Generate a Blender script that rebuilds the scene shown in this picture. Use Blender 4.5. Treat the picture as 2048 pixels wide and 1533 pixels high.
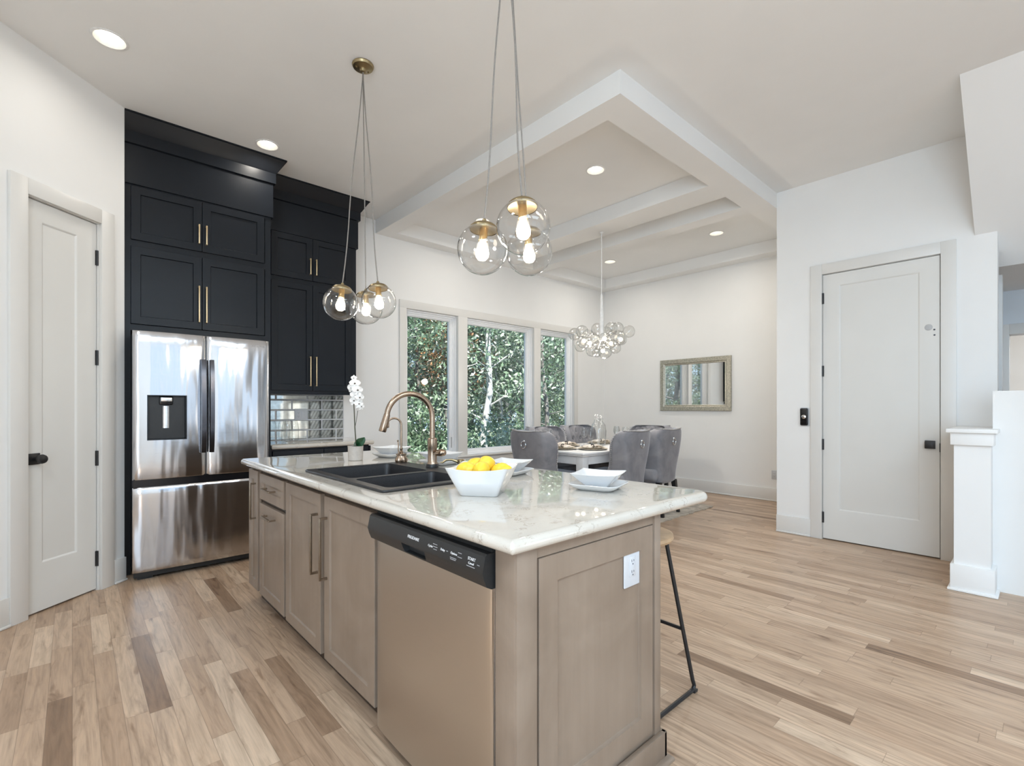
import bpy, bmesh, math, random
import numpy as np
from mathutils import Vector, Matrix

for _o in list(bpy.data.objects):
    bpy.data.objects.remove(_o)
S = bpy.context.scene
COL = S.collection
PI = math.pi
R = math.radians
rnd = random.Random(7)

# ------------------------------------------------------------------ camera, sky, sun, large lights, exposure
cam_d = bpy.data.cameras.new('camera')
cam = bpy.data.objects.new('camera', cam_d)
COL.objects.link(cam)
cam.location = (0, 0, 1.226)
cam.rotation_euler = (R(90), 0, R(-42.2))
cam_d.sensor_width = 36.0
cam_d.lens = 969.7 / 2048 * 36.0
cam_d.shift_y = (815.0 - 766.5) / 2048
cam_d.clip_start = 0.02
cam_d.clip_end = 300
S.camera = cam

W = bpy.data.worlds.new('world')
S.world = W
W.use_nodes = True
_nt = W.node_tree
_nt.nodes.clear()
_tc = _nt.nodes.new('ShaderNodeTexCoord')
_sp = _nt.nodes.new('ShaderNodeSeparateXYZ')
_nt.links.new(_tc.outputs['Generated'], _sp.inputs[0])
_rp = _nt.nodes.new('ShaderNodeValToRGB')
_e = _rp.color_ramp.elements
_e[0].position = 0.0
_e[0].color = (0.62, 0.80, 1.0, 1)
_e[1].position = 0.75
_e[1].color = (0.24, 0.46, 0.95, 1)
_k = _e.new(0.22)
_k.color = (0.44, 0.68, 1.0, 1)
_nt.links.new(_sp.outputs[2], _rp.inputs[0])
_bg = _nt.nodes.new('ShaderNodeBackground')
_bg.inputs['Strength'].default_value = 1.5
_out = _nt.nodes.new('ShaderNodeOutputWorld')
_nt.links.new(_rp.outputs[0], _bg.inputs[0])
_nt.links.new(_bg.outputs[0], _out.inputs[0])

def add_light(name, kind, loc, energy, color=(1, 1, 1), rot=(0, 0, 0), parent=None, **kw):
    d = bpy.data.lights.new(name, kind)
    d.energy = energy
    d.color = color
    for k, v in kw.items():
        setattr(d, k, v)
    o = bpy.data.objects.new(name, d)
    COL.objects.link(o)
    o.location = loc
    o.rotation_euler = rot
    if parent:
        o.parent = parent
    return o

# sun high behind the house front, lights the woods; the roof keeps it off the room
add_light('sun', 'SUN', (0, 0, 20), 12.0, (1.0, 0.96, 0.88), (R(44), 0, R(-32)), angle=R(1.5))
# added fill light at the unseen side window of the great room
add_light('side_window_fill', 'AREA', (-1.95, -1.6, 1.6), 95, (0.68, 0.85, 1.0), (R(90), 0, R(-90)),
          shape='RECTANGLE', size=2.2, size_y=2.2)
# unseen fill lights added under the great room and kitchen ceiling, no fixtures there
add_light('great_room_fill', 'AREA', (-0.5, -1.9, 3.30), 85, (0.68, 0.85, 1.0), (0, 0, 0), shape='RECTANGLE', size=1.8, size_y=2.0)
add_light('great_room_fill_east', 'AREA', (1.7, -2.4, 3.30), 62, (0.68, 0.85, 1.0), (0, 0, 0), shape='RECTANGLE', size=1.8, size_y=2.0)
add_light('kitchen_fill', 'AREA', (-0.75, 1.3, 3.33), 24, (0.84, 0.92, 1.0), (0, 0, 0), shape='DISK', size=0.5)

S.view_settings.view_transform = 'Standard'
S.view_settings.look = 'None'
S.view_settings.gamma = 1.0
S.view_settings.use_curve_mapping = False
S.view_settings.exposure = 0.30
S.cycles.use_denoising = True
S.cycles.max_bounces = 10
S.cycles.diffuse_bounces = 5
S.cycles.glossy_bounces = 5
S.cycles.transparent_max_bounces = 24
S.cycles.sample_clamp_indirect = 6.0
S.cycles.caustics_reflective = False
S.cycles.caustics_refractive = False

# ------------------------------------------------------------------ materials
def newmat(name):
    m = bpy.data.materials.new(name)
    m.use_nodes = True
    nt = m.node_tree
    b = nt.nodes.get('Principled BSDF')
    return m, nt, b

def P(b, **kw):
    names = dict(color='Base Color', rough='Roughness', metal='Metallic', spec='Specular IOR Level',
                 coat='Coat Weight', coatr='Coat Roughness', sheen='Sheen Weight', sheenr='Sheen Roughness',
                 aniso='Anisotropic', ior='IOR', emis='Emission Color', emiss='Emission Strength', alpha='Alpha', sss='Subsurface Weight')
    for k, v in kw.items():
        i = b.inputs[names[k]]
        if k in ('color', 'emis'):
            i.default_value = (v[0], v[1], v[2], 1)
        else:
            i.default_value = v

def N(nt, t, **kw):
    n = nt.nodes.new(t)
    for k, v in kw.items():
        setattr(n, k, v)
    return n

def coords(nt, scale=(1, 1, 1), rot=(0, 0, 0), kind='Object'):
    tc = N(nt, 'ShaderNodeTexCoord')
    mp = N(nt, 'ShaderNodeMapping')
    mp.inputs['Scale'].default_value = scale
    mp.inputs['Rotation'].default_value = rot
    nt.links.new(tc.outputs[kind], mp.inputs['Vector'])
    return mp.outputs['Vector']

def noise(nt, vec, scale=5, detail=4, rough=0.5, dist=0.0):
    n = N(nt, 'ShaderNodeTexNoise')
    n.inputs['Scale'].default_value = scale
    n.inputs['Detail'].default_value = detail
    n.inputs['Roughness'].default_value = rough
    n.inputs['Distortion'].default_value = dist
    nt.links.new(vec, n.inputs['Vector'])
    return n.outputs['Fac']

def ramp(nt, fac, stops, interp='LINEAR'):
    r = N(nt, 'ShaderNodeValToRGB')
    r.color_ramp.interpolation = interp
    e = r.color_ramp.elements
    while len(e) > 1:
        e.remove(e[-1])
    e[0].position = stops[0][0]
    e[0].color = (*stops[0][1], 1)
    for p, c in stops[1:]:
        k = e.new(p)
        k.color = (*c, 1)
    nt.links.new(fac, r.inputs['Fac'])
    return r.outputs['Color']

def bump(nt, b, h, strength=0.2, dist=0.01):
    n = N(nt, 'ShaderNodeBump')
    n.inputs['Strength'].default_value = strength
    n.inputs['Distance'].default_value = dist
    nt.links.new(h, n.inputs['Height'])
    nt.links.new(n.outputs['Normal'], b.inputs['Normal'])

def math_n(nt, op, a, b=None, c=None):
    n = N(nt, 'ShaderNodeMath', operation=op)
    for i, v in enumerate((a, b, c)):
        if v is None:
            continue
        if isinstance(v, (int, float)):
            n.inputs[i].default_value = v
        else:
            nt.links.new(v, n.inputs[i])
    return n.outputs[0]

def mixc(nt, fac, a, b, mode='MIX'):
    n = N(nt, 'ShaderNodeMix', data_type='RGBA', blend_type=mode)
    for key, v in ((0, fac), (6, a), (7, b)):
        if isinstance(v, (int, float)):
            n.inputs[key].default_value = v
        elif isinstance(v, tuple):
            n.inputs[key].default_value = (*v, 1)
        else:
            nt.links.new(v, n.inputs[key])
    return n.outputs[2]

def simple(name, color, rough=0.5, metal=0.0, nscale=40.0, nvar=0.06, bstr=0.0, bscale=None, **kw):
    """principled with a little procedural mottling so that nothing is perfectly flat"""
    m, nt, b = newmat(name)
    P(b, rough=rough, metal=metal, **kw)
    v = coords(nt)
    f = noise(nt, v, nscale, 3)
    lo = tuple(max(0, c * (1 - nvar)) for c in color)
    hi = tuple(min(1, c * (1 + nvar)) for c in color)
    nt.links.new(ramp(nt, f, [(0.3, lo), (0.7, hi)]), b.inputs['Base Color'])
    if bstr:
        f2 = noise(nt, v, bscale or nscale * 3, 3)
        bump(nt, b, f2, bstr, 0.002)
    return m

M = {}
M['wall'] = simple('wall_paint', (0.80, 0.80, 0.79), 0.62, nscale=3, nvar=0.012, bstr=0.05, bscale=260)
M['ceiling'] = simple('ceiling_paint', (0.80, 0.80, 0.79), 0.75, nscale=3, nvar=0.012, bstr=0.05, bscale=200)
M['trim'] = simple('trim_paint', (0.71, 0.70, 0.675), 0.38, nscale=4, nvar=0.012)
M['vinyl'] = simple('window_vinyl', (0.88, 0.89, 0.90), 0.35, nscale=4, nvar=0.01)
M['navy'] = simple('navy_paint', (0.0075, 0.0098, 0.0138), 0.30, nscale=6, nvar=0.08, bstr=0.03, bscale=120, spec=0.28)
M['black_metal'] = simple('black_metal', (0.012, 0.012, 0.013), 0.42, nscale=60, nvar=0.2)
M['black_plastic'] = simple('black_plastic', (0.016, 0.017, 0.018), 0.38, nscale=90, nvar=0.1)
M['black_gloss'] = simple('black_gloss', (0.008, 0.008, 0.01), 0.15, nscale=30, nvar=0.1)
M['dark_gap'] = simple('dark_gap', (0.01, 0.009, 0.008), 0.9)
M['brass'] = simple('brass', (0.62, 0.47, 0.24), 0.28, 1.0, nscale=60, nvar=0.08)
M['antique_brass'] = simple('antique_brass', (0.36, 0.28, 0.155), 0.34, 1.0, nscale=40, nvar=0.1)
M['gold_pull'] = simple('gold_pull', (0.66, 0.52, 0.32), 0.38, 1.0, nscale=80, nvar=0.06)
M['bronze'] = simple('champagne_bronze', (0.36, 0.27, 0.20), 0.26, 1.0, nscale=70, nvar=0.1)
M['island_pull'] = simple('island_pull', (0.30, 0.24, 0.18), 0.40, 1.0, nscale=60, nvar=0.1)
M['chrome'] = simple('chrome', (0.75, 0.75, 0.76), 0.12, 1.0)
M['nail'] = simple('nailhead_metal', (0.45, 0.45, 0.46), 0.42, 0.9)
M['composite'] = simple('black_composite', (0.016, 0.016, 0.018), 0.42, nscale=300, nvar=0.5, bstr=0.06, bscale=500)
M['ceramic'] = simple('white_ceramic', (0.70, 0.71, 0.72), 0.12, nscale=5, nvar=0.01, coat=0.5, coatr=0.05)
M['pot'] = simple('taupe_pot', (0.50, 0.46, 0.42), 0.55, nscale=60, nvar=0.06)
M['soil'] = simple('dark_moss', (0.02, 0.018, 0.012), 0.9, nscale=90, nvar=0.6, bstr=0.6, bscale=120)
M['petal'] = simple('orchid_petal', (0.82, 0.81, 0.79), 0.5, nscale=60, nvar=0.04, sheen=0.3)
M['petal_heart'] = simple('orchid_heart', (0.10, 0.07, 0.05), 0.6)
M['orchid_leaf'] = simple('orchid_leaf', (0.012, 0.06, 0.022), 0.28, nscale=30, nvar=0.3)
M['stem'] = simple('orchid_stem', (0.06, 0.06, 0.035), 0.5)
M['lemon'] = simple('lemon_peel', (0.83, 0.55, 0.04), 0.38, nscale=25, nvar=0.10, bstr=0.25, bscale=120)
M['lemon_tip'] = simple('lemon_tip', (0.10, 0.05, 0.02), 0.7)
M['outlet'] = simple('outlet_white', (0.56, 0.575, 0.60), 0.30, nvar=0.01)
M['slot'] = simple('slot_dark', (0.06, 0.07, 0.09), 0.5)
M['table_white'] = simple('table_white_paint', (0.74, 0.75, 0.76), 0.35, nscale=10, nvar=0.03)
M['charger'] = simple('beige_charger', (0.52, 0.46, 0.37), 0.4, nscale=50, nvar=0.08)
M['napkin'] = simple('striped_napkin', (0.64, 0.58, 0.52), 0.85, nscale=30, nvar=0.2, bstr=0.4, bscale=60)
M['silver_frame'] = simple('champagne_frame', (0.46, 0.44, 0.37), 0.38, 0.75, nscale=70, nvar=0.28, bstr=0.5, bscale=90)
M['stool_wood'] = simple('stool_wood', (0.46, 0.31, 0.18), 0.4, nscale=18, nvar=0.16)
M['cord'] = simple('grey_cord', (0.22, 0.20, 0.18), 0.5, nscale=200, nvar=0.1)
M['white_metal'] = simple('white_metal', (0.80, 0.80, 0.79), 0.35)
M['bark'] = simple('bark', (0.16, 0.15, 0.14), 0.9, nscale=9, nvar=0.45, bstr=0.7, bscale=25)
M['pale_bark'] = simple('pale_bark', (0.42, 0.42, 0.40), 0.85, nscale=7, nvar=0.35, bstr=0.5, bscale=25)
M['forest_floor'] = simple('forest_floor', (0.10, 0.085, 0.045), 0.95, nscale=2.5, nvar=0.6, bstr=0.8, bscale=9)
M['reflector'] = simple('downlight_reflector', (0.70, 0.68, 0.63), 0.4)
M['door'] = simple('door_paint', (0.70, 0.695, 0.67), 0.36, nscale=4, nvar=0.012)
M['tip_grey'] = simple('cap_grey', (0.45, 0.45, 0.45), 0.4)
M['lettering_white'] = simple('lettering_white', (0.75, 0.75, 0.75), 0.5)
M['lettering_grey'] = simple('lettering_grey', (0.34, 0.34, 0.35), 0.5)
M['lettering_steel'] = simple('lettering_steel', (0.72, 0.72, 0.74), 0.3, 0.6)

def mat_velvet():
    m, nt, b = newmat('grey_velvet')
    P(b, rough=0.85, sheen=0.55, sheenr=0.35)
    b.inputs['Sheen Tint'].default_value = (0.85, 0.87, 0.95, 1)
    v = coords(nt)
    f = noise(nt, v, 5.5, 3, 0.55, 0.6)
    nt.links.new(ramp(nt, f, [(0.30, (0.185, 0.185, 0.205)), (0.5, (0.245, 0.243, 0.262)), (0.72, (0.30, 0.296, 0.312))]), b.inputs['Base Color'])
    f2 = noise(nt, v, 380, 2)
    bump(nt, b, f2, 0.12, 0.002)
    return m
M['velvet'] = mat_velvet()

def mat_floor():
    m, nt, b = newmat('oak_floor')
    tc = N(nt, 'ShaderNodeTexCoord')
    sx = N(nt, 'ShaderNodeSeparateXYZ')
    nt.links.new(tc.outputs['Object'], sx.inputs[0])
    pw = 0.0765
    row = math_n(nt, 'FLOOR', math_n(nt, 'DIVIDE', sx.outputs[0], pw))
    fx = math_n(nt, 'FRACT', math_n(nt, 'DIVIDE', sx.outputs[0], pw))
    wn1 = N(nt, 'ShaderNodeTexWhiteNoise', noise_dimensions='1D')
    nt.links.new(row, wn1.inputs['W'])
    L = math_n(nt, 'MULTIPLY_ADD', wn1.outputs['Value'], 0.42, 0.52)
    wn1b = N(nt, 'ShaderNodeTexWhiteNoise', noise_dimensions='1D')
    nt.links.new(math_n(nt, 'ADD', row, 37.7), wn1b.inputs['W'])
    yy = math_n(nt, 'DIVIDE', math_n(nt, 'ADD', sx.outputs[1], math_n(nt, 'MULTIPLY_ADD', wn1b.outputs['Value'], 7.0, 40.0)), L)
    seg = math_n(nt, 'FLOOR', yy)
    fy = math_n(nt, 'FRACT', yy)
    cv = N(nt, 'ShaderNodeCombineXYZ')
    nt.links.new(row, cv.inputs[0]); nt.links.new(seg, cv.inputs[1])
    wn = N(nt, 'ShaderNodeTexWhiteNoise', noise_dimensions='2D')
    nt.links.new(cv.outputs[0], wn.inputs['Vector'])
    pid = wn.outputs['Value']
    tone = ramp(nt, pid, [(0.0, (0.24, 0.150, 0.092)), (0.015, (0.34, 0.225, 0.147)), (0.05, (0.435, 0.302, 0.205)), (0.2, (0.475, 0.335, 0.232)),
                          (0.45, (0.51, 0.367, 0.257)), (0.70, (0.555, 0.407, 0.291)), (0.90, (0.60, 0.452, 0.328)), (1.0, (0.645, 0.495, 0.365))])
    # grain, stretched along the board and shifted board by board
    sh = N(nt, 'ShaderNodeCombineXYZ')
    nt.links.new(math_n(nt, 'MULTIPLY_ADD', pid, 31.0, sx.outputs[0]), sh.inputs[0])
    nt.links.new(math_n(nt, 'MULTIPLY_ADD', pid, 17.0, sx.outputs[1]), sh.inputs[1])
    mp = N(nt, 'ShaderNodeMapping')
    mp.inputs['Scale'].default_value = (26, 2.2, 1)
    nt.links.new(sh.outputs[0], mp.inputs['Vector'])
    g1 = noise(nt, mp.outputs[0], 1.0, 5, 0.6, 1.6)
    mp2 = N(nt, 'ShaderNodeMapping')
    mp2.inputs['Scale'].default_value = (150, 5, 1)
    nt.links.new(sh.outputs[0], mp2.inputs['Vector'])
    g2 = noise(nt, mp2.outputs[0], 1.0, 3, 0.6, 0.3)
    mp3 = N(nt, 'ShaderNodeMapping')
    mp3.inputs['Scale'].default_value = (8, 1.5, 1)
    nt.links.new(sh.outputs[0], mp3.inputs['Vector'])
    wv = N(nt, 'ShaderNodeTexWave', wave_type='BANDS', bands_direction='X')
    wv.inputs['Scale'].default_value = 1.5
    wv.inputs['Distortion'].default_value = 13.0
    wv.inputs['Detail'].default_value = 2.5
    wv.inputs['Detail Scale'].default_value = 0.8
    nt.links.new(mp3.outputs[0], wv.inputs['Vector'])
    c = mixc(nt, 0.80, tone, ramp(nt, g1, [(0.27, (0.50, 0.455, 0.42)), (0.42, (0.80, 0.77, 0.74)), (0.56, (1.0, 0.985, 0.97)), (0.75, (1.16, 1.12, 1.08))]), 'MULTIPLY')
    c = mixc(nt, math_n(nt, 'MULTIPLY', ramp(nt, wn1b.outputs['Value'], [(0.35, (0, 0, 0)), (0.75, (1, 1, 1))]), 0.42), c, ramp(nt, wv.outputs['Fac'], [(0.0, (0.62, 0.56, 0.51)), (0.30, (0.95, 0.94, 0.93)), (0.6, (1.03, 1.03, 1.02)), (1.0, (1.09, 1.06, 1.02))]), 'MULTIPLY')
    c = mixc(nt, 0.30, c, ramp(nt, g2, [(0.3, (0.68, 0.66, 0.64)), (0.6, (1.05, 1.05, 1.05))]), 'MULTIPLY')
    # darker mineral streaks and knots on some boards
    mp4 = N(nt, 'ShaderNodeMapping')
    mp4.inputs['Scale'].default_value = (13, 3.2, 1)
    nt.links.new(sh.outputs[0], mp4.inputs['Vector'])
    kn = noise(nt, mp4.outputs[0], 1.0, 3, 0.55, 1.2)
    c = mixc(nt, 1.0, c, ramp(nt, kn, [(0.26, (0.58, 0.52, 0.47)), (0.37, (0.95, 0.94, 0.93)), (0.5, (1, 1, 1))]), 'MULTIPLY')
    # seams
    ex = math_n(nt, 'MINIMUM', fx, math_n(nt, 'SUBTRACT', 1.0, fx))
    ey = math_n(nt, 'MULTIPLY', math_n(nt, 'MINIMUM', fy, math_n(nt, 'SUBTRACT', 1.0, fy)), 9.0)
    e = math_n(nt, 'MINIMUM', ex, ey)
    seam = math_n(nt, 'SMOOTH_MIN', math_n(nt, 'DIVIDE', e, 0.022), 1.0, 0.1)
    c = mixc(nt, math_n(nt, 'MULTIPLY', math_n(nt, 'SUBTRACT', 1.0, seam), 0.55), c, (0.12, 0.075, 0.045))
    nt.links.new(c, b.inputs['Base Color'])
    rg = math_n(nt, 'MULTIPLY_ADD', g1, 0.16, 0.26)
    nt.links.new(rg, b.inputs['Roughness'])
    P(b, spec=0.45)
    bump(nt, b, math_n(nt, 'MULTIPLY_ADD', g2, 0.25, seam), 0.10, 0.002)
    return m
M['floor'] = mat_floor()

def mat_stain():
    m, nt, b = newmat('greige_stained_maple')
    P(b, rough=0.38, spec=0.4)
    v = coords(nt)
    f = noise(nt, v, 3.0, 4, 0.55, 0.8)
    v2 = coords(nt, (40, 40, 2.5))
    g = noise(nt, v2, 1.0, 4, 0.6)
    c = ramp(nt, f, [(0.3, (0.215, 0.160, 0.118)), (0.7, (0.285, 0.220, 0.168))])
    c = mixc(nt, 0.3, c, ramp(nt, g, [(0.3, (0.8, 0.78, 0.76)), (0.7, (1.05, 1.05, 1.05))]), 'MULTIPLY')
    nt.links.new(c, b.inputs['Base Color'])
    return m
M['stain'] = mat_stain()

def mat_quartz():
    m, nt, b = newmat('cream_quartz')
    P(b, rough=0.05, spec=0.75, coat=0.6, coatr=0.02)
    v = coords(nt)
    f = noise(nt, v, 5, 4, 0.5)
    base = ramp(nt, f, [(0.3, (0.54, 0.50, 0.44)), (0.7, (0.61, 0.575, 0.515))])
    # short broken grey-brown veins
    w = noise(nt, v, 16, 6, 0.62, 0.9)
    line = math_n(nt, 'ABSOLUTE', math_n(nt, 'SUBTRACT', w, 0.5))
    line = math_n(nt, 'SMOOTH_MIN', math_n(nt, 'DIVIDE', line, 0.018), 1.0, 0.2)
    mask = ramp(nt, noise(nt, v, 11, 3, 0.5), [(0.50, (0, 0, 0)), (0.58, (1, 1, 1))])
    vein = math_n(nt, 'MULTIPLY', math_n(nt, 'SUBTRACT', 1.0, line), mask)
    c = mixc(nt, math_n(nt, 'MULTIPLY', vein, 0.85), base, (0.30, 0.25, 0.20))
    sp = noise(nt, v, 210, 2, 0.5)
    c = mixc(nt, ramp(nt, sp, [(0.64, (0, 0, 0)), (0.72, (0.5, 0.5, 0.5))]), c, (0.42, 0.35, 0.27))
    nt.links.new(c, b.inputs['Base Color'])
    return m
M['quartz'] = mat_quartz()

def mat_steel(name, color, rough, wav, wstr, stretch=(5.0, 5.0, 0.9)):
    m, nt, b = newmat(name)
    P(b, metal=1.0, color=color, rough=rough)
    v = coords(nt, stretch)
    f = noise(nt, v, wav, 2, 0.4)
    v2 = coords(nt, (3, 3, 420))
    g = noise(nt, v2, 1.0, 2, 0.5)
    nt.links.new(math_n(nt, 'MULTIPLY_ADD', g, 0.14, rough - 0.05), b.inputs['Roughness'])
    bump(nt, b, f, wstr, 0.02)
    return m
M['steel'] = mat_steel('brushed_steel', (0.58, 0.58, 0.595), 0.13, 1.3, 0.85, (5.5, 5.5, 0.75))
M['steel_warm'] = mat_steel('dishwasher_steel', (0.54, 0.50, 0.45), 0.30, 1.0, 0.10)
M['steel_dark'] = mat_steel('dark_steel', (0.13, 0.13, 0.145), 0.20, 1.0, 0.05)

def mat_mirror_tile():
    m, nt, b = newmat('antique_mirror_tile')
    P(b, metal=1.0, rough=0.035)
    v = coords(nt)
    f = noise(nt, v, 26, 4, 0.6)
    nt.links.new(ramp(nt, f, [(0.3, (0.33, 0.33, 0.30)), (0.7, (0.47, 0.47, 0.43))]), b.inputs['Base Color'])
    return m
M['mirror_tile'] = mat_mirror_tile()

def mat_mirror():
    m, nt, b = newmat('mirror_silver')
    P(b, metal=1.0, rough=0.02)
    v = coords(nt)
    f = noise(nt, v, 2.0, 2)
    nt.links.new(ramp(nt, f, [(0.2, (0.84, 0.85, 0.84)), (0.8, (0.87, 0.88, 0.87))]), b.inputs['Base Color'])
    return m
M['mirror'] = mat_mirror()

def mat_glass(name, tint=(1, 1, 1), ior=1.45, boost=1.0, rough=0.0):
    """thin clear glass: transparent body, Fresnel reflection"""
    m = bpy.data.materials.new(name)
    m.use_nodes = True
    nt = m.node_tree
    nt.nodes.clear()
    o = N(nt, 'ShaderNodeOutputMaterial')
    t = N(nt, 'ShaderNodeBsdfTransparent')
    t.inputs[0].default_value = (*tint, 1)
    g = N(nt, 'ShaderNodeBsdfGlossy')
    g.inputs['Roughness'].default_value = rough
    fr = N(nt, 'ShaderNodeLayerWeight')
    fr.inputs['Blend'].default_value = 0.5
    f0 = ((ior - 1) / (ior + 1)) ** 2
    sch = math_n(nt, 'MULTIPLY_ADD', math_n(nt, 'POWER', fr.outputs['Facing'], 3.2), 1 - f0, f0)
    v = coords(nt)
    f = noise(nt, v, 9, 2)
    fac = math_n(nt, 'MULTIPLY', sch, math_n(nt, 'MULTIPLY_ADD', f, 0.2 * boost, 0.9 * boost))
    fac = math_n(nt, 'MINIMUM', fac, 1.0)
    mx = N(nt, 'ShaderNodeMixShader')
    nt.links.new(fac, mx.inputs[0])
    nt.links.new(t.outputs[0], mx.inputs[1])
    nt.links.new(g.outputs[0], mx.inputs[2])
    nt.links.new(mx.outputs[0], o.inputs[0])
    return m
M['window_glass'] = mat_glass('window_glass', (0.96, 0.98, 0.98), 1.35)
M['globe_glass'] = mat_glass('globe_glass', (0.975, 0.975, 0.97), 1.6, 1.4)
M['bubble_glass'] = mat_glass('bubble_glass', (0.95, 0.95, 0.94), 1.7, 1.35)
M['clear_glass'] = mat_glass('clear_glass', (0.93, 0.94, 0.94), 1.6, 1.2)

def mat_emit(name, color, strength, var=0.02):
    m = bpy.data.materials.new(name)
    m.use_nodes = True
    nt = m.node_tree
    nt.nodes.clear()
    o = N(nt, 'ShaderNodeOutputMaterial')
    e = N(nt, 'ShaderNodeEmission')
    v = coords(nt)
    f = noise(nt, v, 20, 2)
    c = ramp(nt, f, [(0.3, tuple(x * (1 - var) for x in color)), (0.7, color)])
    nt.links.new(c, e.inputs[0])
    e.inputs[1].default_value = strength
    nt.links.new(e.outputs[0], o.inputs[0])
    return m
M['bulb'] = mat_emit('bulb_glow', (1.0, 0.90, 0.74), 9.0)
M['small_bulb'] = mat_emit('small_bulb_glow', (1.0, 0.88, 0.70), 7.0)
M['lens'] = mat_emit('downlight_lens_glow', (1.0, 0.95, 0.86), 5.5)

def mat_rug():
    m, nt, b = newmat('woven_rug')
    P(b, rough=0.95, sheen=0.2)
    v = coords(nt)
    f = noise(nt, v, 6, 4, 0.6, 1.0)
    c = ramp(nt, f, [(0.35, (0.27, 0.22, 0.17)), (0.5, (0.46, 0.40, 0.32)), (0.65, (0.60, 0.53, 0.44))])
    nt.links.new(c, b.inputs['Base Color'])
    bump(nt, b, noise(nt, v, 240, 2), 0.6, 0.004)
    return m
M['rug'] = mat_rug()

def mat_leaf(name, stops, trans=0.35):
    m = bpy.data.materials.new(name)
    m.use_nodes = True
    nt = m.node_tree
    nt.nodes.clear()
    o = N(nt, 'ShaderNodeOutputMaterial')
    geo = N(nt, 'ShaderNodeNewGeometry')
    oi = N(nt, 'ShaderNodeObjectInfo')
    v = math_n(nt, 'FRACT', math_n(nt, 'MULTIPLY_ADD', oi.outputs['Random'], 0.35, math_n(nt, 'MULTIPLY', geo.outputs['Random Per Island'], 0.64)))
    c = ramp(nt, v, stops)
    d = N(nt, 'ShaderNodeBsdfDiffuse')
    t = N(nt, 'ShaderNodeBsdfTranslucent')
    g = N(nt, 'ShaderNodeBsdfGlossy')
    g.inputs['Roughness'].default_value = 0.35
    nt.links.new(c, d.inputs[0])
    nt.links.new(c, t.inputs[0])
    mx = N(nt, 'ShaderNodeMixShader')
    mx.inputs[0].default_value = trans
    nt.links.new(d.outputs[0], mx.inputs[1])
    nt.links.new(t.outputs[0], mx.inputs[2])
    mx2 = N(nt, 'ShaderNodeMixShader')
    mx2.inputs[0].default_value = 0.10
    nt.links.new(mx.outputs[0], mx2.inputs[1])
    nt.links.new(g.outputs[0], mx2.inputs[2])
    nt.links.new(mx2.outputs[0], o.inputs[0])
    return m
M['leaf'] = mat_leaf('woodland_leaf', [(0.0, (0.025, 0.05, 0.025)), (0.3, (0.085, 0.145, 0.075)), (0.65, (0.22, 0.32, 0.19)), (0.85, (0.46, 0.55, 0.40)), (1.0, (0.80, 0.84, 0.70))])  # palest tones paint in bright highlights, darkest the shaded gaps between leaves
M['leaf_autumn'] = mat_leaf('autumn_leaf', [(0.0, (0.16, 0.08, 0.03)), (0.6, (0.42, 0.22, 0.10)), (1.0, (0.62, 0.42, 0.24))])

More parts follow.
